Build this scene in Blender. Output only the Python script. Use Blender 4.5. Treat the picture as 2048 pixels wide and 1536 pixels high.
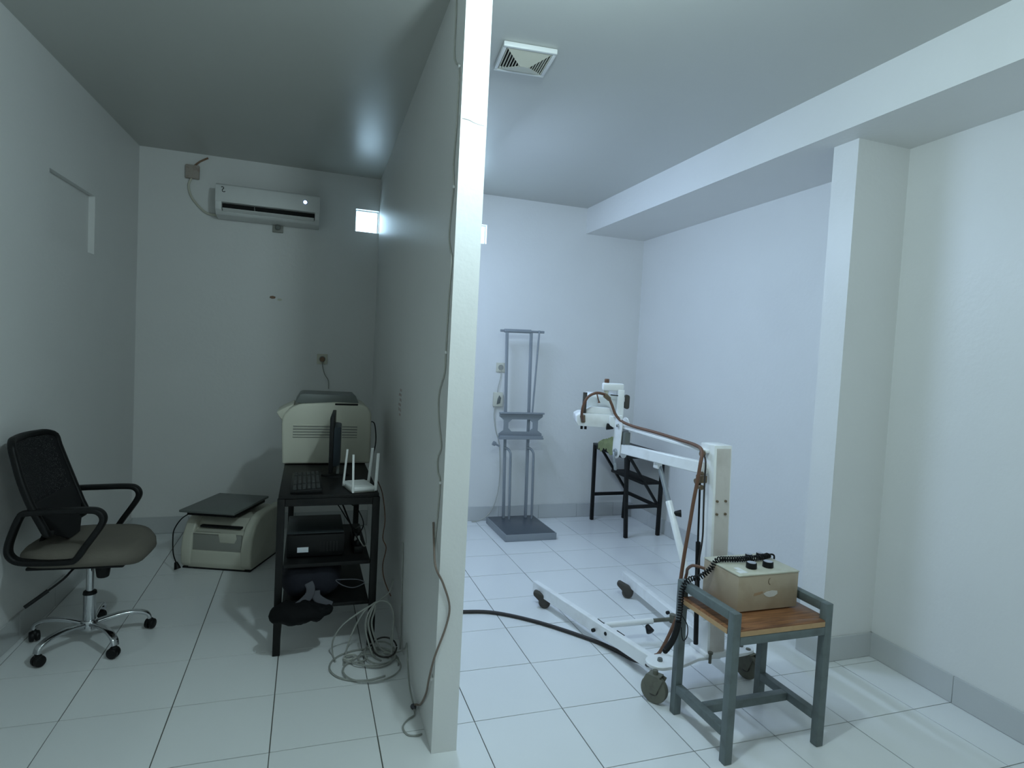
import bpy, bmesh, math, random
from mathutils import Vector, Matrix
random.seed(7)
S = bpy.context.scene
C = S.collection
for o in list(bpy.data.objects): bpy.data.objects.remove(o)

# ------------------------------------------------------------------ camera
cam = bpy.data.cameras.new('camera')
cam.sensor_width = 36.0
cam.lens = 1208.72 / 2048 * 36.0
cam.clip_start = 0.05
co = bpy.data.objects.new('camera', cam); C.objects.link(co)
# camera axes in the room: right, down, forward
right, down, fwd = ((0.945973, -0.320129, 0.051496), (0.033784, -0.060641, -0.997588), (0.322480, 0.945431, -0.046549))
M = Matrix(((right[0], -down[0], -fwd[0]), (right[1], -down[1], -fwd[1]), (right[2], -down[2], -fwd[2]))).to_4x4()
M.translation = Vector((0.4839, -2.3600, 1.5373))
co.matrix_world = M
S.camera = co

# ------------------------------------------------------------------ sky outside, exposure
W = bpy.data.worlds.new('sky'); S.world = W; W.use_nodes = True
W.node_tree.nodes['Background'].inputs[0].default_value = (0.60, 0.84, 1.0, 1)
W.node_tree.nodes['Background'].inputs[1].default_value = 11.0
S.view_settings.view_transform = 'Standard'
S.view_settings.look = 'None'
S.view_settings.gamma = 1.0
S.view_settings.use_curve_mapping = False
S.view_settings.exposure = 0.0

# lamp strengths (the lamps themselves are built with their fixtures further down)
BULB_W, BULB_COL = 52.0, (0.70, 0.925, 1.0)
TUBE_W, TUBE_COL = 33.0, (0.52, 0.70, 1.0)
FILL_W, FILL_COL = 12.0, (0.83, 1.0, 0.94)  # unseen rear lamp, added only as fill

# ------------------------------------------------------------------ helpers
def lin(c):
    return tuple(((v / 255) / 12.92 if v / 255 <= 0.04045 else ((v / 255 + 0.055) / 1.055) ** 2.4) for v in c)

def mat(name, col, rough=0.5, metal=0.0, var=0.06, scale=12.0, bump=0.0, bscale=60.0, spec=0.5, dirt=None, dscale=3.0, damt=0.5):
    m = bpy.data.materials.new(name); m.use_nodes = True
    nt = m.node_tree; b = nt.nodes['Principled BSDF']
    c = lin(col)
    tc = nt.nodes.new('ShaderNodeTexCoord')
    n = nt.nodes.new('ShaderNodeTexNoise'); n.inputs['Scale'].default_value = scale; n.inputs['Detail'].default_value = 4
    nt.links.new(tc.outputs['Object'], n.inputs['Vector'])
    mx = nt.nodes.new('ShaderNodeMix'); mx.data_type = 'RGBA'
    mx.inputs[6].default_value = tuple(v * (1 - var) for v in c) + (1,)
    mx.inputs[7].default_value = tuple(min(1, v * (1 + var)) for v in c) + (1,)
    nt.links.new(n.outputs['Fac'], mx.inputs[0])
    out = mx.outputs[2]
    if dirt:
        n2 = nt.nodes.new('ShaderNodeTexNoise'); n2.inputs['Scale'].default_value = dscale; n2.inputs['Detail'].default_value = 6
        nt.links.new(tc.outputs['Object'], n2.inputs['Vector'])
        rp = nt.nodes.new('ShaderNodeValToRGB')
        rp.color_ramp.elements[0].position = 0.5; rp.color_ramp.elements[1].position = 0.72
        rp.color_ramp.elements[0].color = (0, 0, 0, 1); rp.color_ramp.elements[1].color = (damt, damt, damt, 1)
        nt.links.new(n2.outputs['Fac'], rp.inputs[0])
        m2 = nt.nodes.new('ShaderNodeMix'); m2.data_type = 'RGBA'
        nt.links.new(rp.outputs[0], m2.inputs[0]); nt.links.new(out, m2.inputs[6])
        m2.inputs[7].default_value = lin(dirt) + (1,)
        out = m2.outputs[2]
    nt.links.new(out, b.inputs['Base Color'])
    b.inputs['Roughness'].default_value = rough
    b.inputs['Metallic'].default_value = metal
    b.inputs['Specular IOR Level'].default_value = spec
    if bump:
        n3 = nt.nodes.new('ShaderNodeTexNoise'); n3.inputs['Scale'].default_value = bscale; n3.inputs['Detail'].default_value = 3
        nt.links.new(tc.outputs['Object'], n3.inputs['Vector'])
        bp = nt.nodes.new('ShaderNodeBump'); bp.inputs['Strength'].default_value = bump; bp.inputs['Distance'].default_value = 0.01
        nt.links.new(n3.outputs['Fac'], bp.inputs['Height']); nt.links.new(bp.outputs[0], b.inputs['Normal'])
    return m

def emit(name, col, strength):
    m = bpy.data.materials.new(name); m.use_nodes = True
    b = m.node_tree.nodes['Principled BSDF']
    b.inputs['Base Color'].default_value = (0.8, 0.8, 0.8, 1)
    b.inputs['Emission Color'].default_value = tuple(col) + (1,)
    b.inputs['Emission Strength'].default_value = strength
    return m

V = Vector
def merge(bm, t, xf=None):
    if xf is not None: bmesh.ops.transform(t, matrix=xf, verts=t.verts)
    me = bpy.data.meshes.new('tmp'); t.to_mesh(me); t.free()
    bm.from_mesh(me); bpy.data.meshes.remove(me)

def box(bm, lo, hi, bev=0.0, seg=2, xf=None):
    t = bmesh.new(); bmesh.ops.create_cube(t, size=1)
    lo, hi = V(lo), V(hi)
    for v in t.verts: v.co = V((lo[i] + (v.co[i] + 0.5) * (hi[i] - lo[i]) for i in range(3)))
    if bev: bmesh.ops.bevel(t, geom=t.edges[:], offset=bev, segments=seg, profile=0.5, affect='EDGES', clamp_overlap=True)
    merge(bm, t, xf)

def frame_mat(p0, d, up):
    z = V(d).normalized(); u = V(up)
    if abs(z.dot(u.normalized())) > 0.98: u = V((0, 1, 0)) if abs(z.y) < 0.9 else V((1, 0, 0))
    x = u.cross(z).normalized(); y = z.cross(x)
    m = Matrix((x, y, z)).transposed().to_4x4(); m.translation = V(p0); return m

def bar(bm, p0, p1, w, h, up=(0, 0, 1), bev=0.002):
    # rectangular bar, w across, h along 'up'
    p0, p1 = V(p0), V(p1); L = (p1 - p0).length
    box(bm, (-w / 2, -h / 2, 0), (w / 2, h / 2, L), bev, 1, frame_mat(p0, p1 - p0, up))

def cyl(bm, p0, p1, r0, r1=None, n=20, bev=0.0):
    r1 = r0 if r1 is None else r1
    p0, p1 = V(p0), V(p1); L = (p1 - p0).length
    t = bmesh.new()
    bmesh.ops.create_cone(t, cap_ends=True, segments=n, radius1=r0, radius2=r1, depth=L)
    bmesh.ops.translate(t, verts=t.verts, vec=(0, 0, L / 2))
    if bev:
        ed = [e for e in t.edges if len(e.link_faces) == 2 and any(len(f.verts) > 4 for f in e.link_faces)]
        bmesh.ops.bevel(t, geom=ed, offset=bev, segments=2, profile=0.5, affect='EDGES', clamp_overlap=True)
    merge(bm, t, frame_mat(p0, p1 - p0, (0, 0, 1)))

def smooth_path(pts, k=6, closed=False):
    pts = [V(p) for p in pts]; n = len(pts); out = []
    rng = range(n if closed else n - 1)
    for i in rng:
        if closed: a, b, c, d = pts[i - 1], pts[i], pts[(i + 1) % n], pts[(i + 2) % n]
        else: a, b, c, d = pts[max(i - 1, 0)], pts[i], pts[i + 1], pts[min(i + 2, n - 1)]
        for j in range(k):
            t = j / k
            out.append(0.5 * ((2 * b) + (c - a) * t + (2 * a - 5 * b + 4 * c - d) * t * t + (3 * b - a - 3 * c + d) * t ** 3))
    if not closed: out.append(pts[-1])
    return out

def sweep(bm, pts, prof, closed=False, up=None):
    # sweep 2-D profile [(a,b)] along pts; parallel transport, or fixed side axis 'up'
    pts = [V(p) for p in pts]; n = len(pts); m = len(prof)
    rings = []; nrm = None
    for i in range(n):
        if closed: t = (pts[(i + 1) % n] - pts[i - 1])
        else: t = pts[min(i + 1, n - 1)] - pts[max(i - 1, 0)]
        t = t.normalized() if t.length > 1e-9 else V((0, 0, 1))
        if up is not None: s = V(up)
        else:
            if nrm is None:
                s = V((0, 0, 1)) if abs(t.z) < 0.9 else V((1, 0, 0))
            else: s = nrm
        s = (s - t * s.dot(t)); s = s.normalized() if s.length > 1e-6 else V((1, 0, 0))
        nrm = s; w = t.cross(s)
        rings.append([bm.verts.new(pts[i] + s * a + w * b) for a, b in prof])
    for i in range(n if closed else n - 1):
        A, B = rings[i], rings[(i + 1) % n]
        for j in range(m): bm.faces.new((A[j], A[(j + 1) % m], B[(j + 1) % m], B[j]))
    if not closed:
        bm.faces.new(rings[0][::-1]); bm.faces.new(rings[-1])

def circ(r, n=8): return [(r * math.cos(2 * math.pi * i / n), r * math.sin(2 * math.pi * i / n)) for i in range(n)]
def rrect(w, h, r, k=3):
    out = []
    for cx, cy, a0 in ((w / 2 - r, h / 2 - r, 0), (-w / 2 + r, h / 2 - r, 90), (-w / 2 + r, -h / 2 + r, 180), (w / 2 - r, -h / 2 + r, 270)):
        for i in range(k + 1):
            a = math.radians(a0 + 90 * i / k); out.append((cx + r * math.cos(a), cy + r * math.sin(a)))
    return out

def tube(bm, pts, r, n=8, k=6, closed=False, smooth=True):
    sweep(bm, smooth_path(pts, k, closed) if smooth else pts, circ(r, n), closed)

def prism(bm, poly, o, u, v, depth, bev=0.0, seg=2):
    # polygon in plane (o,u,v), extruded by vector depth
    t = bmesh.new(); o, u, v, d = V(o), V(u), V(v), V(depth)
    a = [t.verts.new(o + u * p[0] + v * p[1]) for p in poly]
    b = [t.verts.new(o + u * p[0] + v * p[1] + d) for p in poly]
    n = len(poly)
    t.faces.new(a); t.faces.new(b[::-1])
    for i in range(n): t.faces.new((a[i], b[i], b[(i + 1) % n], a[(i + 1) % n]))
    bmesh.ops.recalc_face_normals(t, faces=t.faces)
    if bev:
        ed = [e for e in t.edges if e.calc_face_angle(0) > 0.35]
        bmesh.ops.bevel(t, geom=ed, offset=bev, segments=seg, profile=0.5, affect='EDGES', clamp_overlap=True)
    merge(bm, t)

def ball(bm, c, r, sx=1, sy=1, sz=1, n=16):
    t = bmesh.new(); bmesh.ops.create_uvsphere(t, u_segments=n, v_segments=n // 2 + 2, radius=r)
    merge(bm, t, Matrix.Translation(V(c)) @ Matrix.Diagonal((sx, sy, sz, 1)))

def quad(bm, *p): bm.faces.new([bm.verts.new(V(q)) for q in p])

FR = {}   # world matrix of each object we parent to
def fin(name, bm, m, parent=None, local=False, ang=40, flat=False):
    bmesh.ops.recalc_face_normals(bm, faces=bm.faces)
    if parent is not None and not local:
        bmesh.ops.transform(bm, matrix=FR[parent.name].inverted(), verts=bm.verts)
    me = bpy.data.meshes.new(name); bm.to_mesh(me); bm.free()
    if not flat:
        for p in me.polygons: p.use_smooth = True
        me.set_sharp_from_angle(angle=math.radians(ang))
    me.materials.append(m)
    o = bpy.data.objects.new(name, me); C.objects.link(o)
    if parent is not None:
        o.parent = parent; FR[o.name] = FR[parent.name]
    else: FR[o.name] = Matrix.Identity(4)
    return o

def tag(o, label, cat, group=None):
    o['label'] = label; o['category'] = cat
    if group: o['group'] = group
    return o

def thing(name, label, cat, loc=(0, 0, 0), rz=0.0, group=None):
    o = bpy.data.objects.new(name, None); C.objects.link(o)
    o.empty_display_size = 0.1; o.location = loc; o.rotation_euler = (0, 0, rz)
    FR[o.name] = Matrix.Translation(V(loc)) @ Matrix.Rotation(rz, 4, 'Z')
    return tag(o, label, cat, group)

def struct(name, bm, m, flat=True):
    o = fin(name, bm, m, None, flat=flat); o['kind'] = 'structure'; return o

B = bmesh.new

# ------------------------------------------------------------------ materials
m_wall = mat('white_wall_paint', (226, 226, 224), 0.42, var=0.03, scale=2.5, bump=0.12, bscale=35)
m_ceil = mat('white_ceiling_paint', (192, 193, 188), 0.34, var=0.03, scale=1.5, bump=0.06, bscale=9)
m_tile = mat('white_glazed_tile', (232, 234, 234), 0.15, var=0.025, scale=3.0, bump=0.015, bscale=8)
m_grout = mat('grey_grout', (96, 96, 90), 0.9, var=0.2, scale=20)
m_skirt = mat('grey_skirting_tile', (196, 198, 198), 0.3, var=0.04, scale=4)
m_black = mat('black_plastic', (12, 13, 14), 0.5, var=0.1, spec=0.3)
m_blackmetal = mat('black_painted_steel', (13, 14, 14), 0.5, var=0.15, spec=0.3, dirt=(52, 44, 40), dscale=14, damt=0.2)
m_mesh = mat('black_mesh_fabric', (11, 12, 14), 0.85, var=0.15, scale=300)
m_seat = mat('taupe_seat_fabric', (110, 105, 95), 0.95, var=0.12, scale=9, bump=0.25, bscale=400)
m_chrome = mat('chrome', (200, 202, 205), 0.12, 1.0, var=0.03)
m_white = mat('white_enamel', (244, 245, 245), 0.26, var=0.02, dirt=(170, 160, 150), dscale=9, damt=0.2)
m_whitepl = mat('white_plastic', (225, 226, 224), 0.4, var=0.03)
m_cream = mat('cream_plastic', (206, 204, 188), 0.5, var=0.04, scale=5)
m_creamshade = mat('grey_plastic_panel', (150, 150, 142), 0.5, var=0.05)
m_dgrey = mat('dark_grey_plastic', (104, 109, 106), 0.45, var=0.06)
m_steel = mat('grey_painted_steel', (144, 150, 156), 0.38, 0.25, var=0.06, scale=8)
m_steeldark = mat('dark_grey_rubber_plate', (72, 80, 88), 0.3, var=0.08)
m_stool = mat('grey_green_painted_steel', (104, 114, 114), 0.5, 0.1, var=0.08, scale=20, dirt=(70, 72, 70), dscale=18, damt=0.4)
m_box = mat('beige_painted_steel', (176, 160, 138), 0.5, var=0.06, scale=14, dirt=(132, 108, 78), dscale=7, damt=0.5)
m_boxtop = mat('pale_control_panel', (196, 194, 176), 0.4, var=0.05, scale=10, dirt=(160, 150, 120), dscale=14, damt=0.4)
m_rubber = mat('dark_rubber', (70, 66, 60), 0.7, var=0.2, scale=25)
m_castor = mat('grey_olive_castor', (104, 104, 92), 0.6, var=0.15, scale=25, dirt=(60, 52, 44), dscale=20, damt=0.5)
m_brown = mat('brown_rubber_cable', (108, 76, 58), 0.55, var=0.12, scale=40)
m_darkcable = mat('dark_brown_cable', (46, 42, 40), 0.55, var=0.1, scale=30)
m_greycable = mat('grey_cable', (150, 152, 146), 0.55, var=0.08, scale=30)
m_wirecable = mat('off_white_cable', (176, 176, 168), 0.55, var=0.06, scale=20)
m_brass = mat('worn_bronze', (120, 104, 84), 0.5, 0.5, var=0.2, scale=30)
m_green = mat('green_cloth', (132, 140, 100), 0.95, var=0.18, scale=14, bump=0.3, bscale=150)
m_navy = mat('navy_fabric', (18, 20, 32), 0.85, var=0.2, scale=30, bump=0.2, bscale=200)
m_greyband = mat('grey_webbing', (74, 74, 80), 0.85, var=0.1)
m_rust = mat('rust_stain', (140, 112, 92), 0.8, var=0.25, scale=60)
m_ink = mat('faded_red_ink', (176, 156, 154), 0.7, var=0.15, scale=90)
m_dark = mat('dark_recess', (14, 14, 14), 0.8, var=0.1)

# wood: stretched noise grain
m_wood = bpy.data.materials.new('brown_varnished_wood'); m_wood.use_nodes = True
def _wood():
    nt = m_wood.node_tree; b = nt.nodes['Principled BSDF']
    tc = nt.nodes.new('ShaderNodeTexCoord'); mp = nt.nodes.new('ShaderNodeMapping'); mp.inputs['Scale'].default_value = (3, 40, 40)
    nt.links.new(tc.outputs['Object'], mp.inputs[0])
    n = nt.nodes.new('ShaderNodeTexNoise'); n.inputs['Scale'].default_value = 2.2; n.inputs['Detail'].default_value = 6; n.inputs['Distortion'].default_value = 0.6
    nt.links.new(mp.outputs[0], n.inputs['Vector'])
    r = nt.nodes.new('ShaderNodeValToRGB')
    r.color_ramp.elements[0].position = 0.3; r.color_ramp.elements[0].color = lin((104, 66, 42)) + (1,)
    r.color_ramp.elements[1].position = 0.75; r.color_ramp.elements[1].color = lin((168, 116, 76)) + (1,)
    nt.links.new(n.outputs['Fac'], r.inputs[0]); nt.links.new(r.outputs[0], b.inputs['Base Color'])
    b.inputs['Roughness'].default_value = 0.4
_wood()
m_woodedge = mat('raw_wood_edge', (186, 152, 112), 0.7, var=0.15, scale=40)
# mesh-weave back: opaque threads over holes
m_weave = bpy.data.materials.new('open_black_mesh'); m_weave.use_nodes = True
def _weave():
    nt = m_weave.node_tree; b = nt.nodes['Principled BSDF']; b.inputs['Base Color'].default_value = lin((11, 12, 15)) + (1,); b.inputs['Roughness'].default_value = 0.8
    out = nt.nodes['Material Output']; tr = nt.nodes.new('ShaderNodeBsdfTransparent'); mx = nt.nodes.new('ShaderNodeMixShader')
    tc = nt.nodes.new('ShaderNodeTexCoord'); ck = nt.nodes.new('ShaderNodeTexVoronoi'); ck.inputs['Scale'].default_value = 260
    nt.links.new(tc.outputs['Object'], ck.inputs['Vector'])
    mt = nt.nodes.new('ShaderNodeMath'); mt.operation = 'LESS_THAN'; mt.inputs[1].default_value = 0.17
    nt.links.new(ck.outputs['Distance'], mt.inputs[0]); nt.links.new(mt.outputs[0], mx.inputs[0])
    nt.links.new(b.outputs[0], mx.inputs[1]); nt.links.new(tr.outputs[0], mx.inputs[2]); nt.links.new(mx.outputs[0], out.inputs[0])
_weave()
m_glass = bpy.data.materials.new('window_glass'); m_glass.use_nodes = True
def _glass():
    nt = m_glass.node_tree; out = nt.nodes['Material Output']
    tr = nt.nodes.new('ShaderNodeBsdfTransparent'); tr.inputs[0].default_value = (0.93, 0.97, 1, 1)
    gl = nt.nodes.new('ShaderNodeBsdfGlossy'); gl.inputs['Roughness'].default_value = 0.03
    mx = nt.nodes.new('ShaderNodeMixShader'); mx.inputs[0].default_value = 0.06
    nt.links.new(tr.outputs[0], mx.inputs[1]); nt.links.new(gl.outputs[0], mx.inputs[2]); nt.links.new(mx.outputs[0], out.inputs[0])
_glass()

# ------------------------------------------------------------------ the room
H = 2.975            # ceiling
YB, YF = 2.96, -3.7  # back wall, wall behind the camera
BEAM = 2.735
TH = 0.15
def xl(y): return -0.845 + (y - 0.95) * 0.040        # left wall face
def xp(y): return 0.985 + (y + 0.155) * 0.0140       # partition, left face
def xr(y): return 3.462 + (y - 0.06) * 0.040         # right wall in front of the pillar
def xf(y): return 3.570 + (y - 0.2) * 0.011          # right wall behind the pillar
PW = 0.098                                           # partition thickness
YP = -0.158                                          # partition free end

def hexa(bm, a, b, c, d, z0, z1):
    # vertical block on a four-cornered footprint
    lo = [bm.verts.new((p[0], p[1], z0)) for p in (a, b, c, d)]; hi = [bm.verts.new((p[0], p[1], z1)) for p in (a, b, c, d)]
    bm.faces.new(lo[::-1]); bm.faces.new(hi)
    for i in range(4): bm.faces.new((lo[i], lo[(i + 1) % 4], hi[(i + 1) % 4], hi[i]))

# left wall with a shallow recessed hatch
NY0, NY1, NZ0, NZ1, ND = 1.475, 2.105, 2.035, 2.395, 0.034
bm = B()
def lwall(y0, y1, z0, z1, d=0.0):
    hexa(bm, (xl(y0) - d, y0), (xl(y1) - d, y1), (xl(y1) - TH, y1), (xl(y0) - TH, y0), z0, z1)
lwall(YF, NY0, -0.05, H); lwall(NY1, YB + TH, -0.05, H); lwall(NY0, NY1, -0.05, NZ0); lwall(NY0, NY1, NZ1, H)
lwall(NY0, NY1, NZ0, NZ1, ND)
struct('wall_left', bm, m_wall)

# back wall with two small high windows
WN = [(0.832, 1.024, 2.520, 2.706), (1.560, 1.984, 2.535, 2.705)]
bm = B()
def bwall(x0, x1, z0, z1): box(bm, (x0, YB, z0), (x1, YB + TH, z1))
zl, zh = 2.520, 2.706
bwall(xl(YB) - TH, WN[0][0], -0.05, H); bwall(WN[0][1], WN[1][0], -0.05, H); bwall(WN[1][1], xf(YB) + TH, -0.05, H)
for w in WN: bwall(w[0], w[1], -0.05, w[2]); bwall(w[0], w[1], w[3], H)
wall_back = struct('wall_back', bm, m_wall)
for i, w in enumerate(WN):
    bm = B()
    x0, x1, z0, z1 = w; t = 0.008
    for lo, hi in (((x0, z0), (x0 + t, z1)), ((x1 - t, z0), (x1, z1)), ((x0 + t, z0), (x1 - t, z0 + t)), ((x0 + t, z1 - t), (x1 - t, z1))):
        box(bm, (lo[0], YB + 0.05, lo[1]), (hi[0], YB + 0.085, hi[1]))
    fr = struct('window_%d' % (i + 1), bm, m_whitepl)
    bm = B(); box(bm, (x0 + t, YB + 0.064, z0 + t), (x1 - t, YB + 0.070, z1 - t)); fin('pane', bm, m_glass, fr, flat=True)

bm = B(); hexa(bm, (xr(YF), YF), (xr(0.06), 0.06), (3.9, 0.06), (3.9, YF), -0.05, BEAM)
struct('wall_right', bm, m_wall)
bm = B(); hexa(bm, (xf(0.2), 0.2), (xf(YB), YB), (xf(YB) + TH, YB), (3.9, 0.2), -0.05, BEAM)
struct('wall_right_far', bm, m_wall)
bm = B(); box(bm, (3.108, 0.06, -0.05), (3.9, 0.215, BEAM)); struct('wall_pillar', bm, m_wall)
bm = B(); hexa(bm, (2.953, YF), (2.966, YB), (3.9, YB), (3.9, YF), BEAM, H); struct('ceiling_beam', bm, m_wall)
bm = B(); box(bm, (-1.4, YF - TH, -0.05), (3.9, YF, H)); struct('wall_front', bm, m_wall)
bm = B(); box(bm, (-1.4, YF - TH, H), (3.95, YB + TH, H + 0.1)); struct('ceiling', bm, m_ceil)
bm = B(); hexa(bm, (xp(YP), YP), (xp(YP) + PW, YP - 0.004), (xp(YB) + PW, YB), (xp(YB), YB), 0.0, H)
wall_partition = struct('wall_partition', bm, m_wall)
# crumbly plaster ridge across the free end, and chips of filler
bm = B(); zc_ = 2.388
tube(bm, [(xp(YP) + 0.006, YP - 0.001, zc_ + 0.006), (xp(YP) + 0.03, YP - 0.002, zc_ + 0.004), (xp(YP) + 0.055, YP - 0.002, zc_ - 0.004), (xp(YP) + 0.09, YP - 0.003, zc_ - 0.009)], 0.0035, 6)
fin('plaster_ridge', bm, m_wall, wall_partition)

# floor: slab with single tiles on a 0.40 m grid
bm = B(); box(bm, (-1.4, YF - TH, -0.12), (3.95, YB + TH, -0.004)); floor = struct('floor', bm, m_grout)
T = 0.4; G = 0.0022
tile_me = {}
def tile_mesh(sx, sy):
    key = (round(sx, 3), round(sy, 3))
    if key not in tile_me:
        b = B(); box(b, (0, 0, -0.008), (sx, sy, 0.0))
        me = bpy.data.meshes.new('floor_tile'); b.to_mesh(me); b.free(); me.materials.append(m_tile); tile_me[key] = me
    return tile_me[key]
for i in range(-3, 10):
    for j in range(-10, 8):
        x0, x1, y0, y1 = i * T + G, (i + 1) * T - G, j * T + G, (j + 1) * T - G
        x0, x1 = max(x0, -1.05), min(x1, 3.62); y1 = min(y1, YB + 0.01); y0 = max(y0, YF)
        if x1 - x0 < 0.02 or y1 - y0 < 0.02: continue
        o = bpy.data.objects.new('floor_tile', tile_mesh(x1 - x0, y1 - y0)); C.objects.link(o)
        o.location = (x0, y0, random.uniform(-0.0006, 0.0)); o.rotation_euler = (random.uniform(-.0006, .0006), random.uniform(-.0006, .0006), random.uniform(-.0015, .0015)); o.parent = floor

# skirting tiles
def skirt(name, p0, p1, nrm, h=0.13, t=0.011, start=0.0, first=None):
    p0, p1, nrm = V(p0), V(p1), V(nrm).normalized(); L = (p1 - p0).length; d = (p1 - p0).normalized()
    bm = B(); a = p0 + nrm * 0.0005
    prism(bm, [(0, 0), (L, 0), (L, h - 0.003), (0, h - 0.003)], a, d, (0, 0, 1), nrm * (t * 0.6))
    base = struct(name, bm, m_grout)
    s = -start
    while s < L:
        st_ = first if (first and s == 0) else 0.4
        e = min(s + st_, L); s0 = max(s, 0)
        if e - s0 > 0.01:
            b = B(); o_ = p0 + d * (s0 + 0.001) + nrm * 0.0005 + V((0, 0, 0.001))
            prism(b, [(0, 0), (e - s0 - 0.002, 0), (e - s0 - 0.002, h), (0, h)], o_, d, (0, 0, 1), nrm * t, 0.0012, 1)
            fin('skirting_tile', b, m_skirt, base)
        s += st_
skirt('baseboard_left', (xl(-1.2), -1.2, 0), (xl(YB), YB, 0), (1, -0.04, 0))
skirt('baseboard_back', (xl(YB), YB, 0), (xp(YB), YB, 0), (0, -1, 0))
skirt('baseboard_back_right', (xp(YB) + PW, YB, 0), (xf(YB), YB, 0), (0, -1, 0), start=0.1)
skirt('baseboard_right_far', (xf(YB), YB, 0), (xf(0.215), 0.215, 0), (-1, 0.01, 0))
skirt('baseboard_pillar_side', (3.108, 0.215, 0), (3.108, 0.06, 0), (-1, 0, 0))
skirt('baseboard_pillar_front', (3.097, 0.06, 0), (xr(0.06), 0.06, 0), (0, -1, 0))
skirt('baseboard_right', (xr(0.06), 0.06, 0), (xr(-1.8), -1.8, 0), (-1, 0.04, 0), first=0.468)

# ------------------------------------------------------------------ lamps (just outside the picture; the rear one is added fill)
lt = thing('ceiling_lamp', 'bare white bulb lamp on the ceiling before the free end of the partition', 'lamp', (1.15, -0.90, H))
bm = B(); cyl(bm, (1.15, -0.90, H - 0.03), (1.15, -0.90, H), 0.055, 0.06, 24, 0.004); fin('ceiling_rose', bm, m_whitepl, lt)
bm = B(); cyl(bm, (1.15, -0.90, 2.86), (1.15, -0.90, H - 0.03), 0.021, 0.024, 16); fin('lamp_holder', bm, m_whitepl, lt)
bm = B(); ball(bm, (1.15, -0.90, 2.80), 0.045, 1, 1, 1.3); fin('bulb', bm, emit('bulb_glow', BULB_COL, 6.0), lt)
L = bpy.data.lights.new('bulb_light', 'POINT'); L.energy = BULB_W; L.color = BULB_COL; L.shadow_soft_size = 0.05
o = bpy.data.objects.new('bulb_light', L); C.objects.link(o); o.location = (1.15, -0.90, 2.715)
lt = thing('ceiling_lamp', 'white globe lamp added unseen behind the photographer as fill light', 'lamp', (1.50, -3.05, H))  # unseen lamp added at the rear to lift the room's overall light
bm = B(); cyl(bm, (1.50, -3.05, H - 0.03), (1.50, -3.05, H), 0.07, 0.075, 24, 0.004); fin('ceiling_rose', bm, m_whitepl, lt)
bm = B(); ball(bm, (1.50, -3.05, H - 0.13), 0.11); fin('globe', bm, emit('fill_glow', FILL_COL, 3.0), lt)
L = bpy.data.lights.new('fill_light', 'POINT'); L.energy = FILL_W; L.color = FILL_COL; L.shadow_soft_size = 0.11
o = bpy.data.objects.new('fill_light', L); C.objects.link(o); o.location = (1.50, -3.05, H - 0.36)
ty0, ty1, tx, tz = 1.05, 2.15, xp(1.6) + PW, 2.66
lt = thing('wall_tube_lamp', 'white tube lamp mounted high on the hidden side of the partition', 'lamp', (tx, 1.6, tz))
bm = B(); box(bm, (tx + 0.001, ty0, tz - 0.025), (tx + 0.04, ty1, tz + 0.025), 0.004); fin('batten', bm, m_whitepl, lt)
bm = B(); cyl(bm, (tx + 0.056, ty0 + 0.02, tz), (tx + 0.056, ty1 - 0.02, tz), 0.013, n=16); fin('tube', bm, emit('tube_glow', TUBE_COL, 6.0), lt)
L = bpy.data.lights.new('tube_light', 'AREA'); L.shape = 'RECTANGLE'; L.size = ty1 - ty0 - 0.1; L.size_y = 0.03; L.energy = TUBE_W; L.color = TUBE_COL
o = bpy.data.objects.new('tube_light', L); C.objects.link(o)
o.matrix_world = frame_mat((tx + 0.075, 1.6, tz), (-1, 0, 1.5), (0, 0, 1)) @ Matrix.Rotation(0, 4, 'Z')

# ------------------------------------------------------------------ swivel chair by the left wall
ch = thing('office_chair', 'black mesh swivel chair with taupe seat and chrome base beside the left wall', 'chair', (-0.500, 1.10, 0), math.radians(-3.5))
def cp(name, bm, m, parent=None, **k): return fin(name, bm, m, parent or ch, local=True, **k)
# seat cushion: lofted rounded pad
bm = B()
def pad_ring(sc, z, n=40):
    out = []
    for i in range(n):
        a = 2 * math.pi * i / n; c, s_ = math.cos(a), math.sin(a); e = 0.62
        x = math.copysign(abs(c) ** e, c) * 0.262 * sc; y = math.copysign(abs(s_) ** e, s_) * 0.242 * sc
        dz = -0.022 * max(0, (x - 0.12) / 0.14) ** 2 - 0.006 * math.cos(2 * a)
        out.append(bm.verts.new((x + 0.008, y, z + dz)))
    return out
rings = [pad_ring(0.80, 0.443), pad_ring(0.93, 0.452), pad_ring(1.0, 0.478), pad_ring(0.99, 0.505), pad_ring(0.93, 0.527), pad_ring(0.75, 0.536), pad_ring(0.4, 0.537)]
for A_, B_ in zip(rings, rings[1:]):
    for i in range(40): bm.faces.new((A_[i], A_[(i + 1) % 40], B_[(i + 1) % 40], B_[i]))
bm.faces.new(rings[0][::-1]); bm.faces.new(rings[-1])
seat = cp('seat', bm, m_seat, ang=80)
bm = B(); box(bm, (-0.20, -0.18, 0.432), (0.20, 0.18, 0.447), 0.006); cp('seat_base', bm, m_black, seat)
# arm loops
for sy in (-1, 1):
    y = 0.248 * sy
    pts = [(-0.165, y, 0.722), (-0.05, y, 0.728), (0.075, y, 0.731), (0.118, y, 0.722), (0.136, y, 0.692), (0.122, y, 0.650), (0.065, y, 0.560), (0.030, y * 0.99, 0.505), (0.0, y * 0.97, 0.492),
           (-0.10, y * 0.96, 0.490), (-0.19, y * 0.96, 0.496), (-0.228, y * 0.97, 0.522), (-0.236, y * 0.98, 0.565), (-0.215, y, 0.640), (-0.190, y, 0.705)]
    bm = B(); sweep(bm, smooth_path(pts, 5, True), rrect(0.046, 0.026, 0.009), True, up=(0, 1, 0)); cp('armrest', bm, m_black)
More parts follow.
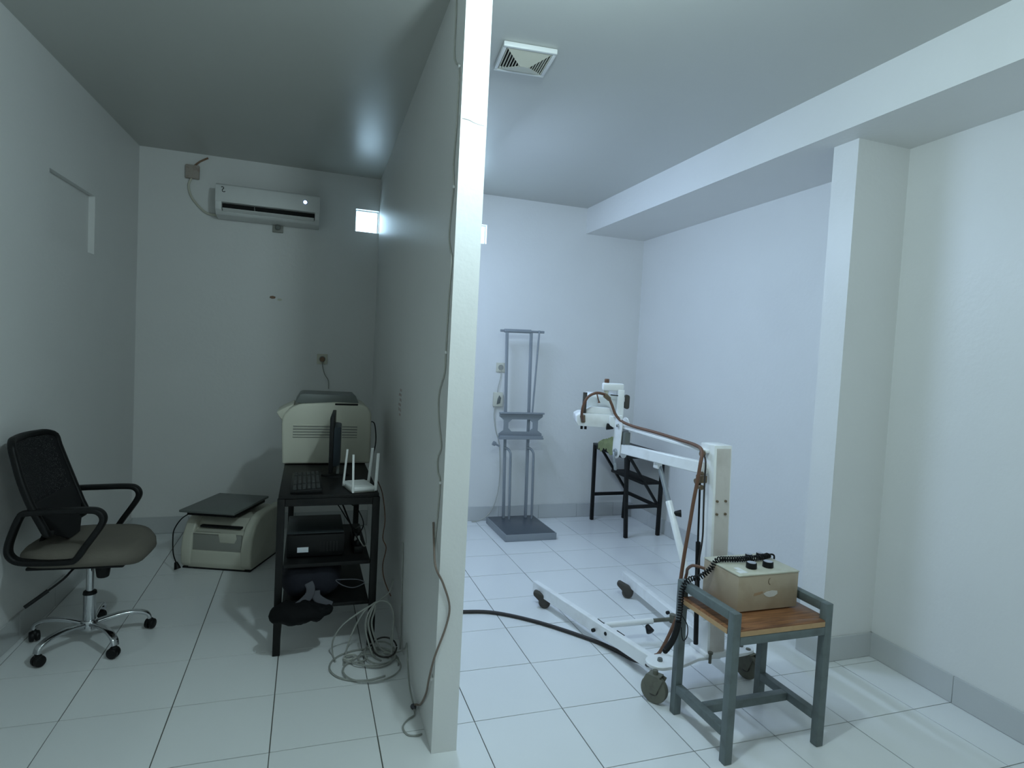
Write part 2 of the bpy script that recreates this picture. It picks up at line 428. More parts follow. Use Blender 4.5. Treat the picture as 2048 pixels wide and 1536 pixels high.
# back: frame, mesh, lower shell
def backx(z): return -0.118 - (z - 0.60) * 0.355 - 0.012 * math.sin((z - 0.60) / 0.45 * math.pi)
def bw(z): return 0.203 + 0.02 * math.sin(min(1, (z - 0.60) / 0.40) * math.pi) + 0.004
bm = B()
NZ, NY = 14, 12
def back_grid(bm, z0, z1, wf, off, nz=NZ, ny=NY, bowk=0.035):
    g = []
    for i in range(nz + 1):
        z = z0 + (z1 - z0) * i / nz; w = wf(z)
        g.append([bm.verts.new((backx(z) + off + bowk * ((2 * j / ny - 1) ** 2), w * (2 * j / ny - 1) - 0.026, z)) for j in range(ny + 1)])
    for i in range(nz):
        for j in range(ny): bm.faces.new((g[i][j], g[i][j + 1], g[i + 1][j + 1], g[i + 1][j]))
back_grid(bm, 0.66, 1.025, lambda z: bw(z) - 0.012, 0.004)
back = cp('backrest_mesh', bm, m_weave, ang=80)
path = []
for i in range(9): z = 0.62 + i * 0.049; path.append((backx(z) + 0.035, -bw(z) - 0.026, z))
for j in range(1, 8): t = 2 * j / 8 - 1; path.append((backx(1.035) + 0.035 * t * t, 0.212 * t - 0.026, 1.030 + 0.010 * (1 - t * t)))
for i in range(8, -1, -1): z = 0.62 + i * 0.049; path.append((backx(z) + 0.035, bw(z) - 0.026, z))
for j in range(1, 8): t = 1 - 2 * j / 8; path.append((backx(0.615) + 0.035 * t * t, 0.195 * t - 0.026, 0.615 - 0.02 * (1 - t * t)))
bm = B(); sweep(bm, smooth_path(path, 3, True), rrect(0.030, 0.030, 0.010), True, up=(1, 0, 0)); cp('backrest_frame', bm, m_black)
bm = B(); t_ = bmesh.new()
prism(bm, [(-0.225, 0.76), (0.175, 0.76), (0.175, 0.66), (0.13, 0.60), (0.06, 0.545), (-0.06, 0.545), (-0.17, 0.60), (-0.225, 0.66)], (-0.196, 0, 0), (0, 1, 0), (-0.355, 0, 1), (0.016, 0, 0), 0.005)
bmesh.ops.translate(bm, verts=bm.verts, vec=(0.306, 0, 0)); cp('lumbar_shell', bm, m_mesh)
t_.free()
bm = B(); sweep(bm, smooth_path([(-0.165, 0, 0.60), (-0.20, 0, 0.52), (-0.17, 0, 0.445), (-0.06, 0, 0.432)], 5), rrect(0.07, 0.018, 0.006), up=(0, 1, 0)); cp('back_bracket', bm, m_black)
# mechanism, lever, knob
bm = B(); box(bm, (-0.10, -0.075, 0.405), (0.11, 0.075, 0.436), 0.01); mech = cp('tilt_mechanism', bm, m_black)
bm = B(); cyl(bm, (0.072, -0.05, 0.345), (0.072, -0.05, 0.415), 0.026, 0.036, 18, 0.008); cp('tension_knob', bm, m_black, mech)
bm = B(); tube(bm, [(-0.02, -0.06, 0.422), (-0.025, -0.14, 0.418), (-0.05, -0.17, 0.385), (-0.11, -0.20, 0.335)], 0.005, 8); tube(bm, [(-0.10, -0.195, 0.343), (-0.175, -0.235, 0.285)], 0.009, 10, smooth=False); cp('height_lever', bm, m_black, mech)
bm = B(); cyl(bm, (0, 0, 0.075), (0, 0, 0.255), 0.0285, 0.0265, 24); lift = cp('gas_lift', bm, m_chrome)
bm = B(); cyl(bm, (0, 0, 0.25), (0, 0, 0.41), 0.0165, n=20); cp('piston', bm, m_chrome, lift)
bm = B(); cyl(bm, (0, 0, 0.245), (0, 0, 0.262), 0.031, 0.028, 24, 0.003); cp('collar', bm, m_black, lift)
bm = B(); cyl(bm, (0, 0, 0.070), (0, 0, 0.118), 0.042, 0.036, 24, 0.006); cp('hub', bm, m_chrome)
for k in range(5):
    a = math.radians(21 + 3.5 + 72 * k); c, s_ = math.cos(a), math.sin(a)
    bm = B(); pts = [(0.03 * c, 0.03 * s_, 0.098), (0.12 * c, 0.12 * s_, 0.112), (0.20 * c, 0.20 * s_, 0.108), (0.25 * c, 0.25 * s_, 0.088), (0.262 * c, 0.262 * s_, 0.062)]
    sweep(bm, smooth_path(pts, 5), rrect(0.034, 0.020, 0.008), up=(-s_, c, 0)); leg = cp('leg', bm, m_chrome)
    b2 = a + 0.9 + k * 0.7; u = V((math.cos(b2), math.sin(b2), 0)); w_ = V((-u.y, u.x, 0)); ctr = V((0.262 * c, 0.262 * s_, 0.027)) + u * 0.008
    bm = B()
    for sg in (-1, 1): cyl(bm, ctr + w_ * 0.004 * sg, ctr + w_ * 0.022 * sg, 0.027, 0.024, 20, 0.004)
    cyl(bm, ctr - w_ * 0.02, ctr + w_ * 0.02, 0.006, n=8); cyl(bm, ctr + V((0, 0, 0.01)) - u * 0.008, ctr + V((0, 0, 0.042)) - u * 0.008, 0.008, n=10)
    ball(bm, ctr + V((0, 0, 0.008)), 0.026, 0.75, 0.75, 0.95, 12)
    cp('castor', bm, m_black, leg)

# ------------------------------------------------------------------ narrow black shelf desk
DX0, DX1, DY0, DY1, DZ = 0.372, 0.862, 0.745, 1.985, 0.800
dk = thing('shelf_desk', 'narrow black steel desk with two lower shelves pushed along the partition', 'desk', ((DX0 + DX1) / 2, DY0, 0))
bm = B(); box(bm, (DX0 + 0.004, DY0 + 0.004, DZ - 0.018), (DX1 - 0.004, DY1, DZ), 0.002); fin('desk_top', bm, m_blackmetal, dk)
for x, y in ((DX0 + 0.017, DY0 + 0.017), (DX1 - 0.017, DY0 + 0.017), (DX0 + 0.045, DY1 - 0.05), (DX1 - 0.017, DY1 - 0.05)):
    bm = B(); box(bm, (x - 0.0175, y - 0.0175, 0), (x + 0.0175, y + 0.0175, DZ - 0.018), 0.002); fin('leg', bm, m_blackmetal, dk)
bm = B(); bar(bm, (DX0 + 0.035, DY0 + 0.017, DZ - 0.037), (DX1 - 0.035, DY0 + 0.017, DZ - 0.037), 0.03, 0.036); fin('front_rail', bm, m_blackmetal, dk)
for x in (DX0 + 0.017, DX1 - 0.017):
    bm = B(); bar(bm, (x, DY0 + 0.035, DZ - 0.037), (x, DY1 - 0.07, DZ - 0.037), 0.03, 0.036); fin('side_rail', bm, m_blackmetal, dk)
SH1, SH2 = 0.455, 0.245
for z, y1 in ((SH1, 1.42), (SH2, 1.30)):
    bm = B(); box(bm, (DX0 + 0.036, DY0 + 0.003, z - 0.018), (DX1 - 0.036, y1, z), 0.002); fin('shelf', bm, m_blackmetal, dk)

# large laser imager on the far end of the desk
IY, ID = 1.555, 0.42
im = thing('laser_imager', 'bulky cream film imager with side vents standing on the far desk end', 'printer', (0.62, IY + ID / 2, DZ))
body = [(0.362, DZ + 0.004), (0.352, 1.06), (0.362, 1.105), (0.40, 1.150), (0.455, 1.176), (0.66, 1.190), (0.80, 1.186), (0.858, 1.168), (0.886, 1.125), (0.890, DZ + 0.004)]
bm = B(); prism(bm, body, (0, IY, 0), (1, 0, 0), (0, 0, 1), (0, ID, 0), 0.014, 3); ib = fin('housing', bm, m_cream, im)
bm = B(); prism(bm, [(0.372, 1.03), (0.33, 1.088), (0.316, 1.112), (0.352, 1.135), (0.42, 1.168), (0.42, 1.03)], (0, IY + 0.10, 0), (1, 0, 0), (0, 0, 1), (0, ID - 0.13, 0), 0.006); fin('feed_flap', bm, m_cream, ib)
bm = B()
prism(bm, [(0.425, 1.186), (0.452, 1.232), (0.468, 1.238), (0.785, 1.234), (0.806, 1.186), (0.79, 1.180), (0.44, 1.178)], (0, IY + 0.02, 0), (1, 0, 0), (0, 0, 1), (0, ID - 0.10, 0), 0.006); fin('output_tray', bm, m_dgrey, im)
bm = B(); box(bm, (0.66, IY - 0.002, 1.172), (0.80, IY + 0.03, 1.184), 0.003); fin('tray_slot', bm, m_dark, im)
for x0, x1 in ((0.418, 0.645), (0.708, 0.80)):
    bm = B(); box(bm, (x0, IY - 0.0015, 0.968), (x1, IY + 0.004, 1.048), 0.0); vp = fin('vent', bm, m_creamshade, ib)
    for q in range(5):
        z = 0.972 + q * 0.017
        b = B(); box(b, (x0, IY - 0.006, z), (x1, IY + 0.002, z + 0.0085), 0.002, 1); fin('slat', b, m_cream, vp)
bm = B(); box(bm, (0.40, IY + 0.02, DZ), (0.86, IY + ID - 0.03, DZ + 0.008), 0.0); fin('foot_plate', bm, m_dark, im)
bm = B(); tube(bm, [(0.888, IY + 0.12, 1.06), (0.915, IY + 0.09, 1.05), (0.925, IY + 0.06, 0.97), (0.922, IY + 0.06, 0.90), (0.905, IY + 0.06, 0.83), (0.893, IY + 0.05, 0.76)], 0.0035, 8)
fin('power_cable', bm, m_black, im)

# flat monitor seen edge-on, on its foot
mo = thing('monitor', 'thin dark flat monitor seen edge-on at the middle of the black desk', 'monitor', (0.66, 1.22, DZ))
d = V((0.075, 1.0, 0)).normalized(); c0 = V((0.640, 1.24, 0)); nn = V((-d.y, d.x, 0))     # nn: the way the screen looks
bm = B()
bx = frame_mat(c0 + V((0, 0, 1.000)), nn, (0, 0, 1))
box(bm, (-0.20, -0.155, -0.010), (0.20, 0.155, 0.010), 0.004, 2, bx); sc = fin('screen_housing', bm, m_black, mo)
bm = B(); box(bm, (-0.188, -0.140, 0.0102), (0.188, 0.143, 0.0110), 0, 1, bx); fin('display', bm, mat('dark_display', (24, 30, 36), 0.12, var=0.02), sc)
bm = B(); oo = c0 + V((0, 0, 1.0)) - nn * 0.010
prism(bm, [(-0.15, 0), (0.15, 0), (0.10, -0.036), (-0.10, -0.036)], oo - V((0, 0, 0.13)), d, nn, V((0, 0, 0.22)), 0.008); fin('rear_cover', bm, mat('blue_black_plastic', (44, 52, 58), 0.5, var=0.1), sc)
bm = B(); bar(bm, c0 - nn * 0.034 + V((0, 0, DZ + 0.008)), c0 - nn * 0.034 + V((0, 0, 0.95)), 0.07, 0.018, up=nn); fin('neck', bm, m_dgrey, mo)
bm = B(); cyl(bm, c0 - nn * 0.02 + V((0, 0, DZ)), c0 - nn * 0.02 + V((0, 0, DZ + 0.012)), 0.085, 0.07, 32, 0.003); fin('foot', bm, m_black, mo)

# keyboard, turned side-on
kb = thing('keyboard', 'black full-size keyboard lying end-on along the left side of the desk', 'keyboard', (0.505, 1.0, DZ))
kx0, kx1, ky0, ky1 = 0.428, 0.580, 0.775, 1.225
bm = B(); prism(bm, [(kx0, DZ), (kx1, DZ), (kx1, DZ + 0.026), (kx0, DZ + 0.016)], (0, ky0, 0), (1, 0, 0), (0, 0, 1), (0, ky1 - ky0, 0), 0.004); kbase = fin('key_base', bm, m_black, kb)
bm = B()
for r in range(6):
    for q in range(20):
        x = kx0 + 0.012 + r * 0.0225; y = ky0 + 0.014 + q * 0.0212
        if q in (5, 15): continue
        zt = DZ + 0.016 + (x - kx0) / 0.152 * 0.010
        box(bm, (x, y, zt - 0.002), (x + 0.018, y + 0.017, zt + 0.005), 0.002, 1)
ks = fin('keys', bm, mat('charcoal_keys', (40, 43, 43), 0.5, var=0.1), kb); ks['kind'] = 'stuff'

# router with four aerials
ro = thing('router', 'small white wireless router with four upright aerials on the desk corner', 'router', (0.765, 0.86, DZ))
rx = Matrix.Translation(V((0.764, 0.862, DZ))) @ Matrix.Rotation(math.radians(12), 4, 'Z')
bm = B(); box(bm, (-0.062, -0.092, 0.004), (0.062, 0.088, 0.030), 0.010, 3, rx); rb = fin('case', bm, m_whitepl, ro)
bm = B(); box(bm, (-0.045, -0.07, 0.0295), (0.050, 0.07, 0.033), 0.002, 1, rx); fin('top_panel', bm, m_whitepl, rb)
bm = B(); box(bm, (-0.060, -0.088, 0.0), (0.060, 0.084, 0.006), 0.002, 1, rx); fin('base', bm, m_creamshade, rb)
for bx_, by_, tx_, ty_, wd in ((0.688, 0.915, 0.703, 0.915, 0.011), (0.727, 0.748, 0.722, 0.748, 0.011), (0.822, 0.960, 0.838, 0.960, 0.015), (0.842, 0.790, 0.850, 0.790, 0.016)):
    bm = B(); p = V((bx_, by_, DZ + 0.006)); q = V((tx_, ty_, DZ + 0.200))
    sweep(bm, [p, p + (q - p) * 0.12, p + (q - p) * 0.5, q - V((0, 0, 0.004)), q], rrect(wd, 0.009, 0.004), up=(1, 0, 0)); a_ = fin('aerial', bm, m_whitepl, ro)
    b = B(); hp = rx @ V(((-1 if bx_ < 0.76 else 1) * 0.056, (by_ - 0.855) * 0.8, 0.016)); bar(b, p + V((0, 0, 0.010)), hp, 0.016, 0.014, bev=0.003); fin('aerial_joint', b, m_whitepl, a_)

# desktop computer on the middle shelf, with a paper label
pc = thing('desktop_computer', 'slim black desktop computer with a white sticker on the middle shelf', 'computer', (0.575, 1.03, SH1))
bm = B(); box(bm, (0.418, 0.835, SH1 + 0.006), (0.700, 1.205, SH1 + 0.118), 0.004); cs = fin('case', bm, m_black, pc)
bm = B(); box(bm, (0.420, 0.86, SH1 + 0.1175), (0.698, 1.200, SH1 + 0.122), 0.002); fin('lid', bm, mat('dark_steel_lid', (62, 68, 70), 0.42, 0.3, var=0.1), cs)
bm = B(); box(bm, (0.470, 0.8335, SH1 + 0.030), (0.524, 0.8355, SH1 + 0.056)); fin('sticker', bm, mat('white_sticker', (216, 220, 226), 0.5, var=0.05), cs)
for q in range(6):
    bm = B(); box(bm, (0.58 + q * 0.016, 0.833, SH1 + 0.03), (0.588 + q * 0.016, 0.836, SH1 + 0.085)); fin('vent', bm, m_dark, cs)
for x in (0.44, 0.66):
    bm = B(); box(bm, (x, 0.86, SH1), (x + 0.025, 1.18, SH1 + 0.007)); fin('foot', bm, m_black, cs)
# tangle of leads at the right of that shelf and a power strip
ps = thing('power_strip', 'black multi-way power strip with loose leads beside the desktop computer', 'power strip', (0.775, 1.0, SH1))
bm = B(); box(bm, (0.752, 0.86, SH1 + 0.001), (0.800, 1.16, SH1 + 0.038), 0.006); st = fin('strip', bm, m_black, ps)
for q in range(4):
    bm = B(); cyl(bm, (0.776, 0.90 + q * 0.07, SH1 + 0.036), (0.776, 0.90 + q * 0.07, SH1 + 0.062), 0.018, 0.014, 14, 0.003); fin('plug', bm, m_black if q != 1 else m_whitepl, st)
for pts, r, mm in (([(0.776, 0.90, 0.515), (0.74, 0.95, 0.58), (0.70, 1.10, 0.66), (0.66, 1.25, 0.72), (0.63, 1.35, 0.775)], 0.0045, m_black),
               ([(0.776, 0.97, 0.515), (0.80, 0.90, 0.60), (0.765, 0.92, 0.68), (0.72, 0.98, 0.70), (0.70, 1.0, 0.735), (0.73, 0.99, 0.765)], 0.003, m_black),
               ([(0.776, 1.04, 0.515), (0.72, 1.02, 0.60), (0.66, 0.99, 0.695), (0.60, 0.98, 0.71), (0.54, 1.0, 0.745), (0.52, 1.02, 0.775)], 0.003, m_black),
               ([(0.776, 1.11, 0.515), (0.81, 1.0, 0.56), (0.82, 0.92, 0.50), (0.80, 0.84, 0.50), (0.77, 0.83, 0.55)], 0.003, m_greycable)):
    bm = B(); tube(bm, pts, r, 8); fin('lead', bm, mm, ps)

# soft bag sagging over the front of the low shelf
bg = thing('fabric_bag', 'dark navy fabric bag with grey straps sagging over the lowest desk shelf', 'bag', (0.55, 0.85, SH2))
bm = B(); t_ = bmesh.new(); bmesh.ops.create_uvsphere(t_, u_segments=32, v_segments=20, radius=1)
for v in t_.verts:
    x, y, z = v.co; e = 0.7
    x = math.copysign(abs(x) ** e, x) * 0.150; y = math.copysign(abs(y) ** e, y) * 0.125; z = math.copysign(abs(z) ** e, z) * 0.085
    w = 0.010 * math.sin(38 * x + 11 * y) * math.cos(29 * z + 17 * y) + 0.006 * math.sin(70 * y + 40 * z)
    v.co = V((x * (1 + w * 3), y * (1 + w * 3), z + w))
merge(bm, t_, Matrix.Translation(V((0.545, 0.895, SH2 + 0.100)))); bb = fin('bag_body', bm, m_navy, bg, ang=80)
bm = B(); t_ = bmesh.new(); bmesh.ops.create_uvsphere(t_, u_segments=28, v_segments=14, radius=1)
for v in t_.verts:
    x, y, z = v.co
    v.co = V((x * 0.150, y * 0.078, z * 0.050 * (1 - 0.30 * x) + 0.005 * math.sin(x * 9) + 0.006 * math.sin(14 * x + 5 * y)))
merge(bm, t_, Matrix.Translation(V((0.500, 0.690, SH2 - 0.008)))); fin('hanging_flap', bm, mat('black_nylon', (9, 10, 12), 0.8, var=0.2, spec=0.2), bb, ang=80)
for pts in ([(0.475, 0.700, 0.258), (0.505, 0.705, 0.278), (0.535, 0.725, 0.305), (0.540, 0.735, 0.335), (0.530, 0.75, 0.356)], [(0.565, 0.745, 0.315), (0.570, 0.728, 0.290), (0.600, 0.715, 0.268), (0.640, 0.705, 0.250)]):
    bm = B(); sweep(bm, smooth_path(pts, 5), rrect(0.016, 0.042, 0.006), up=(0.1, -0.9, 0.4)); fin('strap', bm, m_greyband, bb)
bm = B(); tube(bm, [(0.66, 0.75, 0.36), (0.70, 0.735, 0.335), (0.75, 0.73, 0.325), (0.80, 0.735, 0.345), (0.76, 0.74, 0.362), (0.69, 0.745, 0.364)], 0.0025, 6, closed=True)
fin('drawstring', bm, m_greyband, bb)
# keyboard tray plate at the right of the low shelf
# ------------------------------------------------------------------ grey network cable heap by the partition
cb = thing('cable_coil', 'loose heap of grey network cable hanging from the desk onto the floor', 'cable', (0.82, 0.65, 0))
def loop(pts, r=0.0042, m=None):
    bm = B(); tube(bm, pts, r, 7, 7); fin('cable_strand', bm, m or m_greycable, cb)
tie = V((0.850, 0.700, 0.245))
loop([(0.955, 0.80, 0.33), (0.93, 0.74, 0.285), tie, (0.80, 0.69, 0.225), (0.70, 0.70, 0.15), (0.655, 0.70, 0.075), (0.655, 0.695, 0.006), (0.665, 0.62, 0.006)])
loop([tie + V((0, 0, 0.004)), (0.80, 0.685, 0.215), (0.755, 0.69, 0.13), (0.725, 0.68, 0.05), (0.715, 0.66, 0.006), (0.70, 0.58, 0.006)])
loop([tie + V((0.004, 0, 0)), (0.820, 0.675, 0.21), (0.806, 0.665, 0.15), (0.820, 0.65, 0.08), (0.845, 0.63, 0.012), (0.88, 0.58, 0.006)])
loop([tie + V((0.008, 0.01, 0)), (0.835, 0.68, 0.215), (0.822, 0.675, 0.155), (0.84, 0.66, 0.08), (0.87, 0.64, 0.014), (0.92, 0.60, 0.006)], 0.0055)
loop([tie + V((0.01, 0.012, 0.004)), (0.85, 0.685, 0.21), (0.838, 0.68, 0.16), (0.85, 0.67, 0.10), (0.885, 0.655, 0.03), (0.93, 0.64, 0.010)], 0.005)
loop([tie, (0.885, 0.69, 0.262), (0.925, 0.68, 0.245), (0.945, 0.665, 0.19), (0.942, 0.65, 0.11), (0.938, 0.63, 0.035), (0.93, 0.60, 0.006)])
loop([tie + V((0.002, 0.01, 0)), (0.895, 0.70, 0.255), (0.932, 0.69, 0.23), (0.952, 0.68, 0.16), (0.935, 0.665, 0.08), (0.945, 0.62, 0.008)])
def ring(cx, cy, rx_, ry_, a0, a1, z=0.006, r=0.0042, tilt=0.0, m=None):
    pts = []
    for q in range(13):
        a = math.radians(a0 + (a1 - a0) * q / 12); pts.append((cx + rx_ * math.cos(a), cy + ry_ * math.sin(a), z + tilt * (1 + math.sin(a)) / 2))
    bm = B(); tube(bm, pts, r, 7, 4); fin('cable_strand', bm, m or m_greycable, cb)
ring(0.80, 0.565, 0.165, 0.150, -20, 300, 0.006)
ring(0.83, 0.510, 0.135, 0.125, 130, 395, 0.012)
ring(0.86, 0.60, 0.085, 0.085, 0, 350, 0.010, tilt=0.012)
ring(0.88, 0.63, 0.075, 0.095, 30, 380, 0.012, tilt=0.02)
ring(0.845, 0.585, 0.105, 0.060, 80, 420, 0.016)
ring(0.905, 0.655, 0.060, 0.075, 0, 350, 0.02, tilt=0.03, m=m_darkcable)
ring(0.760, 0.615, 0.055, 0.035, 100, 420, 0.012)
ring(0.735, 0.63, 0.030, 0.025, 0, 350, 0.016, m=m_wirecable)

# ------------------------------------------------------------------ white film digitiser on the floor with a scanner on top
fu, fv = V((0.9304, -0.3665, 0)), V((0.3665, 0.9304, 0))
pr = thing('floor_printer', 'squat cream film printer with a grey front panel standing on the floor', 'printer', (-0.275, 2.115, 0), math.atan2(-0.3665, 0.9304))
def pp(name, bm, m, parent=None, **k): return fin(name, bm, m, parent or pr, local=True, **k)
WD, DP = 0.485, 0.50
prof_c = [(0.012, 0.010), (0.0, 0.045), (0.004, 0.125), (0.030, 0.135), (0.034, 0.245), (0.085, 0.262), (0.10, 0.30), (0.135, 0.330), (DP, 0.340), (DP, 0.010)]
bm = B(); prism(bm, prof_c, (0.048, 0, 0), (0, 1, 0), (0, 0, 1), (WD - 0.096, 0, 0), 0.005); pb = pp('housing', bm, m_cream)
prof_s = [(0.020, 0.010), (-0.004, 0.035), (-0.006, 0.14), (0.012, 0.225), (0.060, 0.305), (0.125, 0.345), (0.20, 0.360), (DP, 0.362), (DP, 0.010)]
for x in (0.0, WD - 0.075):
    bm = B(); prism(bm, prof_s, (x, 0, 0), (0, 1, 0), (0, 0, 1), (0.075, 0, 0), 0.016, 3); pp('side_cheek', bm, m_cream, pb)
bm = B(); prism(bm, [(0.070, 0.120), (WD - 0.078, 0.120), (WD - 0.078, 0.240), (0.070, 0.240)], (0, 0.006, 0), (1, 0, 0), (0, 0.06, 1), (0, 0.02, 0), 0.006); pp('front_panel', bm, m_creamshade)
bm = B(); prism(bm, [(0.26, 0.185), (0.36, 0.185), (0.375, 0.215), (0.365, 0.250), (0.245, 0.250)], (0, 0.003, 0), (1, 0, 0), (0, 0.06, 1), (0, 0.01, 0), 0.003); pp('latch_panel', bm, m_cream, pb)
bm = B(); box(bm, (0.095, 0.062, 0.268), (WD - 0.105, 0.105, 0.282), 0.003); pp('film_slot', bm, m_dark, pb)
bm = B(); box(bm, (0.082, 0.012, 0.241), (0.250, 0.040, 0.249), 0.002); pp('tray_lip', bm, m_cream, pb)
bm = B(); box(bm, (0.01, 0.012, 0.0), (WD - 0.01, DP - 0.01, 0.011)); pp('base_plate', bm, m_dark, pb)
# flatbed scanner on it
sn = thing('flatbed_scanner', 'flat dark grey scanner lying on top of the cream floor printer', 'scanner', tuple(V((-0.275, 2.115, 0.362)) + fu * 0.2 + fv * 0.2), math.atan2(-0.3665, 0.9304))
def sp(name, bm, m, parent=None): return fin(name, bm, m, parent or sn)
base = Matrix.Translation(V((-0.275, 2.115, 0))) @ Matrix.Rotation(math.atan2(-0.3665, 0.9304), 4, 'Z')
bm = B(); box(bm, (0.035, 0.005, 0.363), (0.365, 0.445, 0.391), 0.004, 2, base); sb = sp('scanner_body', bm, m_black)
bm = B(); box(bm, (0.008, -0.045, 0.392), (0.385, 0.462, 0.409), 0.006, 2, base); sp('scanner_lid', bm, m_dgrey)
bm = B(); tube(bm, [tuple(base @ V(p)) for p in ((0.055, 0.01, 0.375), (0.02, -0.03, 0.345), (-0.025, -0.035, 0.27), (-0.035, -0.03, 0.19), (-0.02, -0.045, 0.11), (0.005, -0.055, 0.06))], 0.004, 8); cd = sp('lead', bm, m_black)
bm = B(); q0 = base @ V((0.004, -0.055, 0.062)); q1 = base @ V((0.022, -0.062, 0.018)); cyl(bm, q0, q1, 0.010, 0.022, 16, 0.004); sp('plug', bm, m_black, cd)

# ------------------------------------------------------------------ air conditioner on the back wall
ac = thing('air_conditioner', 'white split air conditioner mounted high on the back wall', 'air conditioner', (0.165, YB, 2.50))
AX0, AX1 = -0.212, 0.540
prof = [(0.0, 2.724), (0.185, 2.728), (0.204, 2.715), (0.210, 2.680), (0.210, 2.594), (0.206, 2.588), (0.150, 2.588), (0.145, 2.548), (0.172, 2.520), (0.150, 2.503), (0.06, 2.492), (0.0, 2.492)]
bm = B(); prism(bm, [(-p, z) for p, z in prof], (AX0, YB - 0.001, 0), (0, 1, 0), (0, 0, 1), (AX1 - AX0, 0, 0), 0.004); acb = fin('casing', bm, m_whitepl, ac)
for x0, x1 in ((AX0, AX0 + 0.045), (AX1 - 0.035, AX1)):
    bm = B(); prism(bm, [(-p, z) for p, z in ((0.02, 2.49), (0.15, 2.503), (0.196, 2.535), (0.209, 2.590), (0.02, 2.590))], (x0 + 0.0005, YB - 0.001, 0), (0, 1, 0), (0, 0, 1), (x1 - x0 - 0.001, 0, 0), 0.004); fin('end_cap', bm, m_whitepl, acb)
bm = B(); box(bm, (AX0 + 0.045, YB - 0.160, 2.536), (AX1 - 0.035, YB - 0.146, 2.588)); fin('air_outlet', bm, m_dark, acb)
bm = B(); bar(bm, (AX0 + 0.05, YB - 0.186, 2.537), (AX1 - 0.04, YB - 0.186, 2.537), 0.040, 0.005, up=(0, 0.5, 1)); fin('louver', bm, m_whitepl, ac)
bm = B(); box(bm, (AX0 + 0.27, YB - 0.172, 2.538), (AX0 + 0.275, YB - 0.150, 2.587)); box(bm, (AX0 + 0.275, YB - 0.172, 2.54), (AX0 + 0.278, YB - 0.150, 2.568)); fin('louver_post', bm, m_dgrey, ac)
# maker's mark: a small dark swirl, and the lit indicator
bm = B(); yy = YB - 0.2125
pts = [(-0.172, 2.708), (-0.164, 2.712), (-0.154, 2.704), (-0.158, 2.696), (-0.164, 2.690), (-0.163, 2.679), (-0.152, 2.674), (-0.143, 2.680)]
sweep(bm, smooth_path([(x, yy, z - 0.012) for x, z in pts], 4), rrect(0.005, 0.001, 0.0004, 1), up=(0, 0, 1)); fin('emblem', bm, m_dark, acb)
bm = B(); cyl(bm, (0.430, YB - 0.2102, 2.660), (0.430, YB - 0.2112, 2.660), 0.019, n=24); fin('indicator_ring', bm, mat('blue_plastic', (70, 110, 170), 0.4), acb)
bm = B(); cyl(bm, (0.430, YB - 0.211, 2.660), (0.430, YB - 0.2135, 2.660), 0.014, n=24); fin('indicator_light', bm, emit('indicator_glow', (0.75, 0.88, 1.0), 2.5), acb)
# junction box with the pipe
jb = thing('junction_box', 'weathered grey junction box by the ceiling with a lead down to the air conditioner', 'junction box', (-0.40, YB, 2.83))
bm = B(); box(bm, (-0.448, YB - 0.035, 2.775), (-0.352, YB - 0.0005, 2.878), 0.006); fin('box_body', bm, mat('weathered_plastic', (170, 160, 150), 0.6, var=0.1, scale=30, dirt=(128, 104, 88), dscale=30, damt=0.6), jb)
bm = B(); tube(bm, [(-0.405, YB - 0.022, 2.780), (-0.425, YB - 0.015, 2.72), (-0.405, YB - 0.013, 2.64), (-0.35, YB - 0.013, 2.57), (-0.29, YB - 0.02, 2.525), (-0.215, YB - 0.03, 2.515)], 0.008, 8); fin('lead', bm, m_cream, jb)
bm = B(); tube(bm, [(-0.390, YB - 0.02, 2.872), (-0.35, YB - 0.012, 2.915), (-0.295, YB - 0.012, 2.95)], 0.007, 8); fin('conduit', bm, m_rust, jb)
def socket(name, label, x, z, s, plug=None, mm=None):
    k = thing(name, label, 'socket', (x, YB, z))
    bm = B(); box(bm, (x - s / 2, YB - 0.012, z - s / 2), (x + s / 2, YB - 0.0003, z + s / 2), 0.003); pl = fin('plate', bm, mm or m_whitepl, k)
    bm = B(); t = bmesh.new(); cyl(bm, (x, YB - 0.0135, z), (x, YB - 0.0115, z), s * 0.30, n=24); fin('well', bm, m_creamshade, pl); t.free()
    if plug:
        bm = B(); cyl(bm, (x, YB - 0.040, z - 0.002), (x, YB - 0.0135, z - 0.002), 0.019, 0.021, 18, 0.004); fin('plug', bm, plug, k)
    return k
k = socket('wall_socket', 'greyish wall socket with a plug directly beneath the air conditioner', 0.226, 2.476, 0.082, m_dgrey, m_creamshade)
k = socket('wall_socket', 'cream wall socket with a rusty brown plug above the film imager', 0.606, 1.428, 0.085, m_rust, m_cream)
bm = B(); tube(bm, [(0.606, YB - 0.035, 1.41), (0.612, YB - 0.03, 1.36), (0.630, YB - 0.02, 1.30), (0.660, YB - 0.02, 1.25), (0.665, YB - 0.02, 1.18)], 0.0035, 7); fin('lead', bm, m_creamshade, k)
bm = B()
prism(bm, [(0.0, 0.0), (0.018, -0.006), (0.042, -0.002), (0.046, 0.012), (0.024, 0.018), (0.004, 0.014)], (0.180, YB - 0.0005, 1.906), (1, 0, 0), (0, 0, 1), (0, -0.003, 0))
fin('wall_stain', bm, m_rust, wall_back)
bm = B(); prism(bm, [(0.0, 0.0), (0.022, -0.006), (0.040, 0.004), (0.030, 0.014), (0.006, 0.014)], (0.238, YB - 0.0005, 1.892), (1, 0, 0), (0, 0, 1), (0, -0.003, 0)); fin('filler_patch', bm, m_cream, wall_back)
